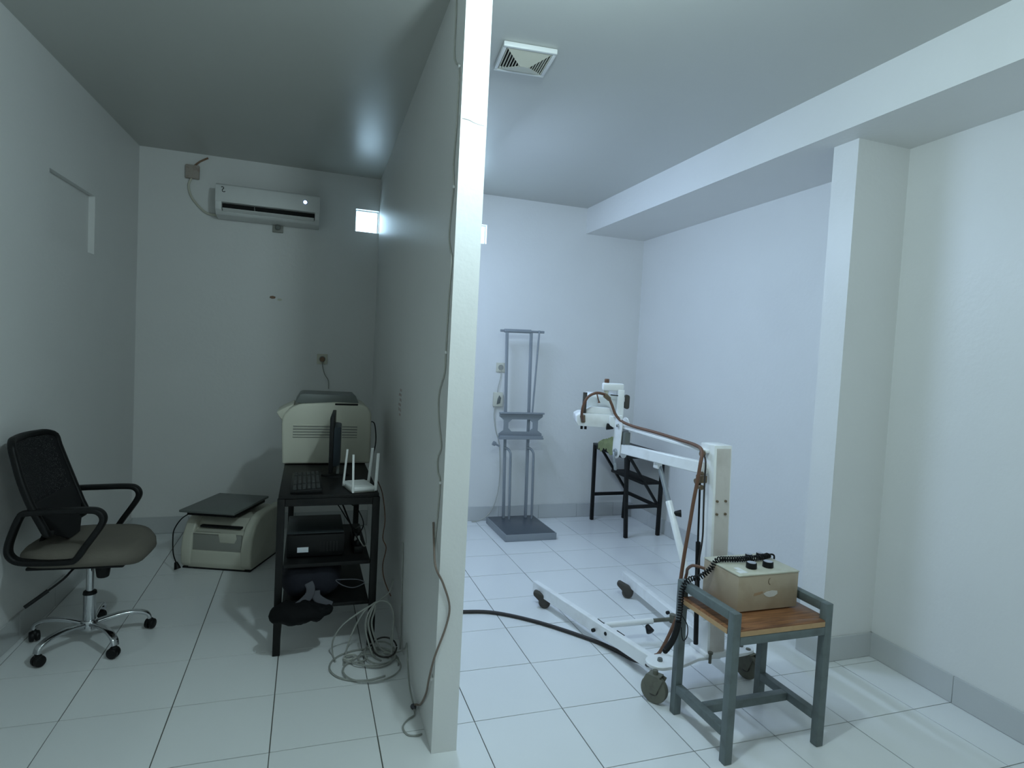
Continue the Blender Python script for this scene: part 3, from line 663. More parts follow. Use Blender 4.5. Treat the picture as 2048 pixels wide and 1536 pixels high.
# faded stamped marks on the partition
for q, (z, w, h) in enumerate(((1.300, 0.075, 0.013), (1.272, 0.100, 0.014), (1.243, 0.080, 0.015), (1.215, 0.105, 0.014), (1.186, 0.115, 0.015), (1.160, 0.06, 0.012))):
    y0 = 1.095 + 0.012 * (q % 2) ; bm = B(); xx = xp(1.15) - 0.0006
    n_ = 4 + q % 2; ww = w / n_
    for c_ in range(n_):
        a_ = y0 + c_ * ww
        box(bm, (xx - 0.0008, a_, z), (xx + 0.0004, a_ + ww * 0.30, z + h)); 
        box(bm, (xx - 0.0008, a_ + ww * 0.30, z + (h * 0.75 if c_ % 2 else 0)), (xx + 0.0004, a_ + ww * 0.72, z + (h if c_ % 2 else h * 0.25)))
    fin('stamped_line', bm, m_ink, wall_partition)

# exhaust fan grille on the ceiling
ex = thing('exhaust_fan', 'square white exhaust fan grille in the ceiling of the right room', 'exhaust fan', (1.428, 0.468, H))
er = Matrix.Translation(V((1.428, 0.470, H))) @ Matrix.Rotation(math.radians(-6), 4, 'Z')
bm = B(); s1, s2 = 0.128, 0.110
for a_, b_ in (((-s1, -s1), (s1, -s2)), ((-s1, s2), (s1, s1)), ((-s1, -s2), (-s2, s2)), ((s2, -s2), (s1, s2))):
    box(bm, (a_[0], a_[1], -0.024), (b_[0], b_[1], -0.0005), 0.004, 2, er)
fr = fin('grille_frame', bm, m_whitepl, ex)
bm = B(); box(bm, (-s2, -s2, -0.006), (s2, s2, -0.001), 0, 1, er); fin('fan_cavity', bm, m_dark, ex)
ap = V((0, 0, -0.012))
for sg in (-1, 1):
    bm = B(); t = bmesh.new()
    a_, b_, c_, d_ = (-s2, sg * s2, -0.020), (s2, sg * s2, -0.020), (0.022, 0.0, -0.046), (-0.022, 0.0, -0.046)
    lo = [t.verts.new(p) for p in (a_, b_, c_, d_)]; hi = [t.verts.new((p[0], p[1], p[2] + 0.003)) for p in (a_, b_, c_, d_)]
    t.faces.new(lo); t.faces.new(hi[::-1])
    for i in range(4): t.faces.new((lo[i], lo[(i + 1) % 4], hi[(i + 1) % 4], hi[i]))
    merge(bm, t, er); fin('solid_panel', bm, m_cream, ex, flat=True)
    for q in range(7):
        x = 0.027 + q * 0.0128; hw = max(0.004, (x - 0.020) / (s2 - 0.022) * s2); z = -0.044 + (x - 0.02) / (s2 - 0.02) * 0.024
        b = B(); box(b, (min(sg * x, sg * (x + 0.0040)), -hw, z - 0.001), (max(sg * x, sg * (x + 0.0040)), hw, z + 0.006), 0, 1, er); fin('slat', b, m_cream, ex, flat=True)

# wires clipped along the partition's edge
pw = thing('wall_wire', 'thin off-white wire clipped down the corner of the partition', 'cable', (0.975, -0.10, 0.2))
wx = lambda y: xp(y) - 0.004
pts = [(0.02, 2.965), (0.0, 2.86), (-0.002, 2.70), (-0.04, 2.64), (-0.108, 2.595), (-0.112, 2.48), (-0.109, 2.384), (-0.085, 2.25), (-0.095, 2.20), (-0.108, 2.155), (-0.080, 2.06), (-0.068, 1.98), (-0.105, 1.92), (-0.135, 1.88), (-0.115, 1.72), (-0.104, 1.537), (-0.100, 1.46), (-0.01, 1.37), (-0.03, 1.27), (-0.10, 1.18), (-0.045, 1.12), (-0.06, 1.07), (-0.111, 1.04), (-0.09, 0.90), (-0.05, 0.76)]
bm = B(); tube(bm, [(wx(y), y, z) for y, z in pts], 0.0032, 7, 5); fin('wire', bm, m_wirecable, pw)
for y, z in ((-0.108, 2.595), (-0.108, 2.155), (-0.104, 1.537), (-0.111, 1.04)):
    bm = B(); box(bm, (xp(y) - 0.009, y - 0.010, z - 0.005), (xp(y) - 0.0002, y + 0.010, z + 0.005), 0.002); fin('clip', bm, m_whitepl, pw)
pw = thing('loose_cable', 'grey-brown cable bulging past the foot of the partition corner', 'cable', (0.98, -0.10, 0.0))
bm = B(); tube(bm, [(0.982, -0.02, 0.86), (0.975, -0.08, 0.80), (0.966, -0.170, 0.735), (0.998, -0.172, 0.668), (1.026, -0.174, 0.58), (1.015, -0.174, 0.50), (0.978, -0.174, 0.39), (0.972, -0.12, 0.28), (0.978, -0.05, 0.18), (0.980, 0.06, 0.07), (0.975, 0.13, 0.030), (0.972, 0.16, 0.008)], 0.0042, 8); fin('cable_run', bm, mat('dull_brown_cable', (122, 108, 98), 0.6, var=0.1), pw)
bm = B(); box(bm, (xp(-.1) - 0.010, -0.135, 0.275), (xp(-.1) - 0.0002, -0.105, 0.287), 0.002); fin('clip', bm, m_whitepl, pw)
bm = B(); tube(bm, [(0.972, 0.16, 0.008), (0.968, 0.25, 0.035), (0.975, 0.36, 0.075), (0.980, 0.45, 0.14), (0.985, 0.52, 0.085), (0.965, 0.60, 0.03), (0.94, 0.66, 0.008)], 0.0038, 8); fin('cable_run', bm, m_greycable, pw)
bm = B(); ball(bm, (0.968, 0.15, 0.010), 0.012, 1.1, 1.5, 0.8, 10); fin('joint', bm, m_greyband, pw)
bm = B(); tube(bm, [(0.968, 0.15, 0.008), (0.965, 0.10, 0.005), (0.935, 0.075, 0.004), (0.905, 0.03, 0.004), (0.915, -0.025, 0.004), (0.950, -0.040, 0.004), (0.972, -0.035, 0.004)], 0.0035, 8); fin('cable_run', bm, m_greycable, pw)
pw = thing('wall_conduit', 'thin grey lead standing against the partition behind the cable heap', 'cable', (0.985, 0.74, 0.0))
bm = B(); tube(bm, [(xp(.74) - 0.006, 0.77, 0.53), (xp(.74) - 0.005, 0.755, 0.50), (xp(.72) - 0.005, 0.725, 0.25), (xp(.70) - 0.006, 0.70, 0.10), (xp(.66) - 0.012, 0.66, 0.012)], 0.0038, 8); fin('lead', bm, m_greycable, pw)
pw = thing('desk_lead', 'reddish lead looping down the right side of the desk', 'cable', (0.92, 0.95, 0.3))
bm = B(); tube(bm, [(0.895, 1.2, 0.775), (0.905, 1.0, 0.74), (0.915, 0.92, 0.62), (0.905, 0.90, 0.52), (0.922, 0.88, 0.47), (0.908, 0.88, 0.38), (0.915, 0.85, 0.31), (0.945, 0.79, 0.24)], 0.003, 7); fin('lead', bm, m_brown, pw)

# ------------------------------------------------------------------ grey upright cassette stand
cs = thing('cassette_stand', 'grey steel upright film cassette stand on a square plate by the back wall', 'stand', (2.31, 2.57, 0))
bm = B(); box(bm, (2.082, 2.290, 0.0), (2.540, 2.860, 0.058), 0.004); base_ = fin('base_tray', bm, m_steel, cs)
bm = B(); box(bm, (2.094, 2.302, 0.0575), (2.528, 2.848, 0.061), 0.001); fin('rubber_top', bm, m_steeldark, base_)
UY = 2.785
for x0, x1 in ((2.222, 2.168), (2.436, 2.398)):
    bm = B(); bar(bm, (x0, UY, 0.060), (x1, UY, 1.755), 0.024, 0.024, up=(0, 1, 0)); fin('upright', bm, m_steel, cs)
for x0, x1 in ((2.262, 2.246), (2.480, 2.466)):
    bm = B(); tube(bm, [(x0, UY - 0.045, 0.060), ((x0 + x1) / 2, UY - 0.045, 0.35), (x1, UY - 0.045, 0.62), (x1 - 0.006, UY - 0.040, 0.672), (x1 - 0.026, UY - 0.02, 0.700), (x1 - 0.052, UY - 0.008, 0.706)], 0.011, 10); fin('stay_tube', bm, m_steel, cs)
bm = B(); cyl(bm, (2.105, UY, 1.757), (2.522, UY, 1.766), 0.011, n=14); fin('top_bar', bm, m_steel, cs)
bm = B(); cyl(bm, (2.140, UY - 0.003, 1.758), (2.395, UY - 0.003, 1.764), 0.017, n=16, bev=0.003); fin('roller', bm, m_steel, cs)
bm = B(); cyl(bm, (2.438, UY - 0.03, 1.03), (2.472, UY - 0.01, 1.778), 0.008, n=12); fin('guide_rod', bm, m_steel, cs)
# cassette carriage: plate with chamfered waist and window
hx, hz = 2.325, 0.912
out = [(-0.205, 0.120), (0.210, 0.120), (0.207, 0.082), (0.165, 0.050), (0.165, -0.040), (0.205, -0.070), (0.207, -0.118), (-0.205, -0.118), (-0.205, -0.070), (-0.160, -0.040), (-0.160, 0.050), (-0.203, 0.082)]
inn = [(-0.085, 0.058), (0.085, 0.058), (0.118, 0.028), (0.118, -0.020), (0.085, -0.052), (-0.085, -0.052), (-0.118, -0.020), (-0.118, 0.028)]
bm = B(); t = bmesh.new()
yo = UY - 0.052
loops = []
for poly in (out, inn):
    vs = [t.verts.new((hx + x, yo, hz + z)) for x, z in poly]; loops.append([t.edges.new((vs[i], vs[(i + 1) % len(vs)])) for i in range(len(vs))])
bmesh.ops.triangle_fill(t, use_beauty=True, use_dissolve=False, edges=loops[0] + loops[1])
g = bmesh.ops.extrude_face_region(t, geom=t.faces[:]); bmesh.ops.translate(t, verts=[v for v in g['geom'] if isinstance(v, bmesh.types.BMVert)], vec=(0, 0.014, 0))
merge(bm, t); car = fin('carriage_plate', bm, m_steel, cs, flat=True)
for z, d_ in ((1.028, 0.045), (0.801, 0.055)):
    bm = B(); bar(bm, (hx - 0.208, yo - 0.012, z), (hx + 0.212, yo - 0.012, z), d_, 0.014, up=(0, 0, 1)); fin('ledge', bm, m_steel, car)
bm = B(); bar(bm, (hx - 0.205, yo - 0.036, 0.812), (hx + 0.205, yo - 0.036, 0.812), 0.008, 0.030, up=(0, 0, 1)); fin('cassette_lip', bm, m_steel, car)
bm = B(); bar(bm, (hx - 0.205, yo - 0.001, 1.010), (hx + 0.207, yo - 0.001, 1.010), 0.010, 0.030); fin('flange', bm, m_steel, car)
bm = B(); cyl(bm, (2.150, UY, 0.720), (2.105, UY, 0.742), 0.009, n=12); cyl(bm, (2.112, UY, 0.738), (2.086, UY, 0.750), 0.020, n=8, bev=0.003); fin('clamp_knob', bm, m_steel, cs)
k = socket('wall_socket', 'small cream wall socket to the left of the cassette stand', 2.178, 1.425, 0.085, None, m_cream)
bm = B(); tube(bm, [(2.180, YB - 0.02, 1.405), (2.176, YB - 0.02, 1.33), (2.160, YB - 0.022, 1.25), (2.150, YB - 0.025, 1.19)], 0.0035, 7); fin('lead', bm, m_wirecable, k)
ad = thing('timer_box', 'small cream adapter box fixed beneath the socket beside the cassette stand', 'adapter', (2.160, YB, 1.13))
bm = B(); box(bm, (2.118, YB - 0.035, 1.065), (2.205, YB - 0.0005, 1.195), 0.006); b_ = fin('case', bm, m_cream, ad)
bm = B(); prism(bm, [(-0.018, -0.04), (0.014, -0.03), (0.022, 0.02), (0.004, 0.045), (-0.012, 0.01)], (2.165, YB - 0.040, 1.125), (1, 0, 0), (0, 0, 1), (0, 0.006, 0), 0.002); fin('dark_switch', bm, m_dgrey, b_)
bm = B(); tube(bm, [(2.135, YB - 0.030, 1.07), (2.130, YB - 0.03, 0.98), (2.150, YB - 0.03, 0.86), (2.185, YB - 0.03, 0.75), (2.205, YB - 0.03, 0.62), (2.215, YB - 0.03, 0.45), (2.205, YB - 0.03, 0.28), (2.165, YB - 0.035, 0.13), (2.10, YB - 0.04, 0.045), (2.02, YB - 0.05, 0.010), (1.96, YB - 0.055, 0.006)], 0.0045, 8); fin('lead', bm, m_wirecable, ad)

# ------------------------------------------------------------------ black two-step stool in the far corner
ss = thing('step_stool', 'black steel two-step stool standing in the far right corner', 'step stool', (3.33, 2.54, 0))
sq = 0.030
ft = {'a': ((3.136, 2.832), (3.122, 2.820), 0.728), 'b': ((3.172, 2.238), (3.142, 2.252), 0.742), 'c': ((3.508, 2.262), (3.512, 2.256), 0.742), 'd': ((3.484, 2.838), (3.500, 2.826), 0.728)}
for kk, (p, q, z) in ft.items():
    bm = B(); bar(bm, (p[0], p[1], 0), (q[0], q[1], z), sq, sq, up=(0, 1, 0)); fin('leg', bm, m_blackmetal, ss)
bm = B(); prism(bm, [(3.108, 2.840), (3.128, 2.234), (3.526, 2.238), (3.514, 2.840)], (0, 0, 0.728), (1, 0, 0), (0, 1, 0), (0, 0, 0.018), 0.004); fin('top_step', bm, mat('black_ribbed_rubber', (44, 48, 48), 0.55, var=0.1), ss)
for y0, z0, xa, xb in ((2.824, 0.71, 3.122, 3.500), (2.254, 0.712, 3.14, 3.512)):
    bm = B(); bar(bm, (xa, y0, z0), (xb, y0, z0), 0.026, 0.032); fin('top_rail', bm, m_blackmetal, ss)
for x in (3.128, 3.506):
    bm = B(); bar(bm, (x, 2.268, 0.711), (x, 2.810, 0.711), 0.026, 0.032); fin('top_rail', bm, m_blackmetal, ss)
for y0 in (2.815, 2.262):
    bm = B(); bar(bm, (3.185, y0, 0.70), (3.490, y0, 0.275), 0.020, 0.030, up=(0, 1, 0)); fin('diagonal_brace', bm, m_blackmetal, ss)
bm = B(); prism(bm, [(3.315, 2.830), (3.315, 2.248), (3.500, 2.248), (3.490, 2.830)], (0, 0, 0.462), (1, 0, 0), (0, 1, 0), (0, 0, 0.026), 0.004); fin('lower_step', bm, m_blackmetal, ss)
for p, q in (((3.138, 2.831, 0.25), (3.490, 2.833, 0.25)), ((3.160, 2.242, 0.27), (3.508, 2.260, 0.27)), ((3.496, 2.25, 0.262), (3.490, 2.82, 0.262))):
    bm = B(); bar(bm, p, q, 0.022, 0.030); fin('lower_rail', bm, m_blackmetal, ss)
# crumpled cloth
from mathutils import noise
cl = bmesh.new(); bmesh.ops.create_grid(cl, x_segments=56, y_segments=56, size=1)
for v in cl.verts:
    x, y = v.co.x, v.co.y; r = math.hypot(x, y)
    p = V((x * 1.7, y * 1.7, 0.3)); q = V((x * 4.1, y * 4.1, 1.7))
    ridge = 1 - abs(noise.noise(p * 1.3)) * 2.4
    h = 0.060 * max(0, 1 - r * r * 0.62) + 0.034 * ridge * max(0.15, 1 - r * 0.55) + 0.016 * noise.noise(q)
    e = 1 + 0.22 * noise.noise(V((x * 2.1 + 5, y * 2.1, 4.0)))
    X_, Y_ = 3.178 + 0.098 * x * e + 0.02 * noise.noise(q + V((9, 0, 0))), 2.555 + 0.145 * y * e + 0.02 * noise.noise(q + V((0, 9, 0)))
    Z_ = 0.752 + max(h, 0.0)
    if X_ < 3.108:
        dd = 3.108 - X_; Z_ = Z_ - dd * 1.7; X_ = 3.098 - dd * 0.22
    v.co = V((X_, Y_, Z_))
gx = bmesh.ops.extrude_face_region(cl, geom=cl.faces[:]); bmesh.ops.translate(cl, verts=[v for v in gx['geom'] if isinstance(v, bmesh.types.BMVert)], vec=(0.0, 0, 0.003))
o = fin('green_cloth', cl, m_green, None, ang=80); tag(o, 'crumpled olive green cloth lying on the black step stool', 'cloth')

# ------------------------------------------------------------------ mobile x-ray unit
xr_ = thing('xray_unit', 'white mobile x-ray machine with tube head, jointed arm and castor base', 'x-ray machine', (2.30, 0.45, 0))
def X_(name, bm, m, parent=None, **k): return fin(name, bm, m, parent or xr_, **k)
# base: rear cross plate with rounded ends
bm = B()
poly = []
for q in range(13):
    a = math.radians(90 + 180 * q / 12); poly.append((2.095 + 0.062 * math.cos(a), 0.022 + 0.062 * math.sin(a)))
poly += [(2.18, -0.040), (2.24, -0.022), (2.30, 0.000), (2.46, 0.006), (2.53, -0.010)]
for q in range(13):
    a = math.radians(-90 + 180 * q / 12); poly.append((2.590 + 0.062 * math.cos(a), 0.058 + 0.062 * math.sin(a)))
poly += [(2.53, 0.112), (2.47, 0.120), (2.28, 0.115), (2.20, 0.085)]
prism(bm, poly, (0, 0, 0.128), (1, 0, 0), (0, 1, 0), (0, 0, 0.016), 0.002, 1); bp_ = X_('base_plate', bm, m_white)
for x, y in ((2.100, 0.022), (2.590, 0.058)):
    bm = B(); cyl(bm, (x, y, 0.1435), (x, y, 0.158), 0.013, 0.011, 6); X_('bolt', bm, m_dgrey, bp_)
# legs
legs = []
for p, q in (((2.110, 0.090, 0.095), (1.895, 1.125, 0.095)), ((2.500, 0.110, 0.095), (2.556, 1.175, 0.095))):
    bm = B(); bar(bm, p, q, 0.036, 0.068, bev=0.003); lg = X_('floor_leg', bm, m_white); legs.append(lg)
for p, l_ in (((2.012, 0.56, 0.100), 0), ((2.000, 0.50, 0.085), 0), ((2.035, 0.42, 0.10), 0), ((2.492, 0.545, 0.118), 1)):
    bm = B(); cyl(bm, p, V(p) + V((-0.014, -0.004, 0)), 0.010, n=10); X_('bolt', bm, m_dark, legs[l_])
for x0, x1, y, l_ in ((2.022, 2.036, 0.47, 0), (2.058, 2.075, 0.32, 0)):   # chipped paint on the top edge
    bm = B(); bar(bm, (x0 + 0.012, y + 0.06, 0.129), (x1 + 0.005, y, 0.129), 0.006, 0.002, bev=0); X_('paint_chip', bm, m_dark, legs[l_])
# brace between the legs with clamp knob
bm = B(); cyl(bm, (2.060, 0.500, 0.105), (2.345, 0.480, 0.112), 0.017, n=16); br = X_('cross_brace', bm, m_white)
bm = B(); cyl(bm, (2.33, 0.481, 0.112), (2.50, 0.470, 0.114), 0.011, n=14); X_('inner_rod', bm, m_castor, br)
bm = B(); cyl(bm, (2.310, 0.475, 0.092), (2.312, 0.440, 0.070), 0.012, 0.024, 12, 0.004); X_('clamp_knob', bm, m_black, br)
bm = B(); cyl(bm, (2.470, 0.472, 0.095), (2.470, 0.472, 0.140), 0.018, n=10); X_('yoke', bm, m_castor, br)
# castors
def castor(c, r, w, ang, fork, name='castor'):
    c = V(c); u = V((math.cos(ang), math.sin(ang), 0)); s_ = V((-u.y, u.x, 0))
    bm = B(); cyl(bm, c - s_ * w / 2, c + s_ * w / 2, r, n=28, bev=0.006); wh = X_(name, bm, m_castor)
    bm = B(); cyl(bm, c - s_ * (w / 2 + 0.002), c + s_ * (w / 2 + 0.002), r * 0.42, n=18, bev=0.002); X_('wheel_hub', bm, m_rubber, wh)
    bm = B()
    for sg in (-1, 1):
        o_ = c + s_ * sg * (w / 2 + 0.004)
        prism(bm, [(-r * 0.28, -r * 0.25), (r * 0.28, -r * 0.25), (r * 0.75, r * 0.95), (r * 0.35, fork), (-r * 0.55, fork), (-r * 0.75, r * 0.6)], o_, u, (0, 0, 1), s_ * sg * 0.004, 0.001, 1)
    t = c + V((0, 0, fork)); bar(bm, t - s_ * (w / 2 + 0.008), t + s_ * (w / 2 + 0.008), r * 1.0, 0.006); cyl(bm, t, t + V((0, 0, 0.02)), 0.012, n=12)
    X_('fork', bm, m_castor, wh)
castor((2.028, -0.055, 0.0625), 0.0625, 0.032, math.radians(-58), 0.066)
castor((2.604, 0.020, 0.0625), 0.0625, 0.032, math.radians(-75), 0.066)
def hooded(c, ang):
    c = V(c); u = V((math.cos(ang), math.sin(ang), 0)); s_ = V((-u.y, u.x, 0))
    bm = B(); cyl(bm, c - s_ * 0.017, c + s_ * 0.017, 0.036, n=22, bev=0.006); wh = X_('castor', bm, m_rubber)
    bm = B(); prism(bm, [(-0.012, -0.020), (0.030, -0.008), (0.036, 0.018), (0.0, 0.045), (-0.058, 0.068), (-0.072, 0.060), (-0.070, 0.040), (-0.030, 0.004)], c - s_ * 0.0205, u, (0, 0, 1), s_ * 0.041, 0.008, 3); X_('hood', bm, m_rubber, wh)
hooded((1.918, 1.010, 0.0365), math.radians(-28)); hooded((2.516, 1.045, 0.0365), math.radians(-38))
# column
def colx(z): return 2.400 - (z - 0.144) * 0.040
bm = B()
prism(bm, [(2.350, 0.144), (2.450, 0.144), (2.412, 1.165), (2.312, 1.165)], (0, 0.004, 0), (1, 0, 0), (0, 0, 1), (0, 0.105, 0), 0.004); col = X_('column', bm, m_white)
bm = B(); prism(bm, [(2.362, 0.16), (2.442, 0.16), (2.404, 1.15), (2.326, 1.15)], (0, 0.0015, 0), (1, 0, 0), (0, 0, 1), (0, 0.003, 0)); X_('front_cover', bm, mat('pale_grey_enamel', (212, 206, 200), 0.4, var=0.04, dirt=(160, 148, 138), dscale=10, damt=0.3), col)
for z in (0.90, 0.838):
    for sx in (-0.024, 0.024):
        bm = B(); x = colx(z) - 0.003 + sx; cyl(bm, (x, 0.0005, z), (x, -0.006, z), 0.006, n=10); X_('screw', bm, m_brass, col)
bm = B(); box(bm, (2.305, -0.010, 0.330), (2.500, 0.0015, 0.352), 0.004); X_('cord_hook', bm, m_white, col)
for x, z in ((2.470, 0.20), (2.495, 0.165), (2.355, 0.165)):
    bm = B(); cyl(bm, (x, -0.012, z), (x, -0.012, z - 0.045), 0.007, n=8); cyl(bm, (x, -0.012, z), (x, -0.012, z + 0.010), 0.012, n=6); X_('base_bolt', bm, m_castor, col)
bm = B(); box(bm, (2.335, -0.008, 0.144), (2.462, 0.122, 0.162), 0.004); X_('column_shoe', bm, m_white, col)
# jointed arm
ax = 2.292
bm = B(); bar(bm, (ax + 0.012, 0.050, 1.048), (ax + 0.012, 0.905, 1.010), 0.036, 0.058, bev=0.004); arm = X_('lower_arm', bm, m_white)
bm = B(); bar(bm, (ax + 0.012, 0.040, 1.130), (ax + 0.012, 0.905, 1.142), 0.024, 0.016, bev=0.003); X_('upper_arm', bm, m_white)
for z in (1.118, 1.018):
    bm = B(); cyl(bm, (ax - 0.002, 0.052, z), (ax - 0.022, 0.050, z), 0.016, 0.013, 10, 0.003); X_('pivot_bolt', bm, m_brass, col)
bm = B(); cyl(bm, (ax + 0.0, 0.045, 1.00), (ax - 0.045, 0.040, 0.985), 0.010, 0.018, 12, 0.004); X_('lock_knob', bm, m_brass, col)
# tip plates
poly = []
for cy, cz, r, a0 in ((0.875, 1.152, 0.048, 0), (0.885, 0.992, 0.044, 180)):
    for q in range(9):
        a = math.radians(a0 + 180 * q / 8); poly.append((cy + r * math.cos(a), cz + r * math.sin(a)))
for x in (ax - 0.014, ax + 0.034):
    bm = B(); prism(bm, poly, (x, 0, 0), (0, 1, 0), (0, 0, 1), (0.006, 0, 0), 0.0015, 1); tp = X_('tip_plate', bm, m_white)
bm = B(); box(bm, (ax - 0.004, 0.80, 1.035), (ax + 0.032, 0.85, 1.118), 0.004); X_('tip_block', bm, m_dgrey)
for y, z, r, mm in ((0.870, 1.150, 0.013, m_chrome), (0.885, 0.985, 0.024, m_steel)):
    bm = B(); cyl(bm, (ax - 0.012, y, z), (ax - 0.026, y, z), r, r * 0.8, 16, 0.003); X_('tip_bolt', bm, mm, tp)
bm = B(); cyl(bm, (ax - 0.014, 0.93, 1.130), (ax - 0.055, 0.945, 1.135), 0.010, 0.022, 10, 0.005); X_('lock_knob', bm, m_black, tp)
bm = B(); tube(bm, [(ax - 0.026, 0.885, 0.985), (ax - 0.035, 0.865, 0.955), (ax - 0.035, 0.845, 0.905)], 0.007, 8); cyl(bm, (ax - 0.035, 0.85, 0.925), (ax - 0.035, 0.838, 0.885), 0.010, 0.009, 10, 0.003); X_('lock_lever', bm, m_steel, tp)
# telescopic strut from arm to base
bm = B(); cyl(bm, (2.320, 0.470, 0.985), (2.330, 0.370, 0.80), 0.0125, n=14); stt = X_('strut_rod', bm, m_steel)
bm = B(); cyl(bm, (2.330, 0.375, 0.81), (2.352, 0.105, 0.30), 0.018, n=16, bev=0.003); X_('strut_tube', bm, m_white, stt)
bm = B(); box(bm, (2.300, 0.455, 0.965), (2.330, 0.500, 1.012), 0.004); X_('strut_bracket', bm, m_white, stt)
bm = B(); cyl(bm, (2.333, 0.340, 0.752), (2.372, 0.315, 0.757), 0.008, 0.021, 12, 0.004); X_('strut_knob', bm, m_black, stt)
# gas spring in front of the column
bm = B(); cyl(bm, (2.275, 0.030, 0.66), (2.262, 0.030, 1.015), 0.005, n=10); gs = X_('spring_rod', bm, m_black)
bm = B(); cyl(bm, (2.300, 0.030, 0.20), (2.275, 0.030, 0.70), 0.0115, n=14, bev=0.002); X_('spring_cylinder', bm, m_black, gs)
bm = B(); box(bm, (2.250, 0.012, 0.985), (2.290, 0.050, 1.02), 0.004); cyl(bm, (2.262, 0.012, 0.965), (2.262, 0.050, 0.965), 0.012, n=12); X_('spring_bracket', bm, m_brass, gs)
# tube head
hd = X_  # parts are grouped under the housing
bm = B(); box(bm, (2.118, 0.985, 1.205), (2.320, 1.175, 1.330), 0.022, 3); head = X_('tube_housing', bm, mat('light_grey_enamel', (220, 224, 225), 0.35, var=0.03))
bm = B(); prism(bm, [(2.062, 1.150), (2.075, 1.128), (2.330, 1.122), (2.345, 1.150), (2.345, 1.205), (2.085, 1.208), (2.058, 1.190)], (0, 0.93, 0), (1, 0, 0), (0, 0, 1), (0, 0.235, 0), 0.006); X_('collimator', bm, m_white, head)
bm = B(); prism(bm, [(2.118, 1.208), (2.285, 1.205), (2.285, 1.232), (2.262, 1.246), (2.150, 1.250), (2.118, 1.232)], (0, 0.945, 0), (1, 0, 0), (0, 0, 1), (0, 0.10, 0), 0.004); X_('lamp_cover', bm, m_white, head)
bm = B(); box(bm, (2.308, 0.945, 1.115), (2.350, 1.005, 1.362), 0.006); X_('yoke_upright', bm, m_white, head)
bm = B(); box(bm, (2.214, 0.950, 1.352), (2.345, 1.005, 1.400), 0.010, 3); X_('handle_bar', bm, m_white, head)
bm = B(); cyl(bm, (2.240, 0.978, 1.398), (2.240, 0.978, 1.425), 0.015, n=14, bev=0.004); X_('handle_knob', bm, m_brown, head)
bm = B(); cyl(bm, (2.240, 0.98, 1.325), (2.240, 0.98, 1.355), 0.012, 0.016, 12); X_('handle_post', bm, m_cream, head)
bm = B(); prism(bm, rrect(0.030, 0.088, 0.013, 4), (2.376, 0.99, 1.286), (1, 0, 0), (0, 0, 1), (0, 0.05, 0), 0.003); X_('side_grip', bm, m_rubber, head)
bm = B(); box(bm, (2.345, 0.995, 1.285), (2.366, 1.02, 1.315), 0.003); X_('grip_arm', bm, m_white, head)
bm = B(); cyl(bm, (2.105, 0.945, 1.175), (2.108, 0.955, 1.335), 0.013, n=14); X_('cable_post', bm, m_rubber, head)
bm = B(); cyl(bm, (2.096, 0.925, 1.195), (2.104, 0.930, 1.150), 0.017, 0.013, 14, 0.004); X_('cable_gland', bm, m_brass, head)
for x in (2.098, 2.122):
    bm = B(); cyl(bm, (x, 0.96, 1.128), (x, 0.96, 1.106), 0.008, n=10); X_('foot_screw', bm, m_dark, head)
bm = B(); tube(bm, [(2.175, 0.925, 1.338), (2.180, 0.922, 1.318), (2.190, 0.920, 1.285)], 0.004, 7); cyl(bm, (2.190, 0.920, 1.29), (2.192, 0.919, 1.276), 0.004, 0.008, 8); X_('dangling_tie', bm, m_brown, head)
bm = B(); bar(bm, (2.262, 0.94, 1.328), (2.310, 0.94, 1.326), 0.006, 0.006); X_('stop_pin', bm, m_dark, head)
bm = B(); box(bm, (2.262, 0.905, 1.130), (2.320, 0.96, 1.200), 0.005); X_('swivel_block', bm, m_white, head)
HP = Matrix.Translation(V((2.320 - 2.30, 0.955 - 0.45, 0)))
HR = HP @ Matrix.Rotation(math.radians(-20), 4, 'Z') @ HP.inverted()
for h_ in [head] + [c_ for c_ in head.children]: h_.data.transform(HR)
# high-voltage cable
bm = B(); tube(bm, [(2.103, 0.994, 1.168), (2.086, 0.972, 1.176), (2.066, 0.945, 1.210), (2.064, 0.925, 1.262), (2.085, 0.912, 1.315), (2.130, 0.900, 1.340), (2.185, 0.905, 1.335), (2.215, 0.905, 1.320), (2.240, 0.895, 1.270), (2.262, 0.885, 1.215), (2.285, 0.84, 1.178), (2.298, 0.72, 1.163), (2.300, 0.50, 1.160), (2.292, 0.25, 1.154),
                    (2.280, 0.10, 1.150), (2.255, 0.020, 1.135), (2.232, -0.005, 1.08), (2.226, 0.0, 1.00), (2.215, 0.005, 0.90), (2.202, 0.005, 0.79), (2.185, 0.005, 0.66), (2.168, 0.0, 0.52), (2.168, 0.005, 0.45), (2.180, 0.02, 0.40), (2.200, 0.055, 0.33), (2.170, 0.075, 0.22), (2.140, 0.090, 0.145), (2.120, 0.095, 0.132)], 0.0085, 10); X_('high_voltage_cable', bm, m_brown)
for p, q in (((2.190, 0.905, 1.330), (2.225, 0.903, 1.305)),):
    bm = B(); cyl(bm, p, q, 0.014, n=12, bev=0.002); X_('cable_clamp', bm, m_brass)
bm = B(); tube(bm, [(2.275, 0.06, 1.13), (2.262, 0.0, 1.10), (2.258, -0.01, 1.0), (2.262, -0.01, 0.88), (2.268, -0.01, 0.74), (2.258, -0.01, 0.64), (2.250, -0.01, 0.56), (2.262, -0.005, 0.45)], 0.0045, 8); X_('control_lead', bm, m_darkcable)
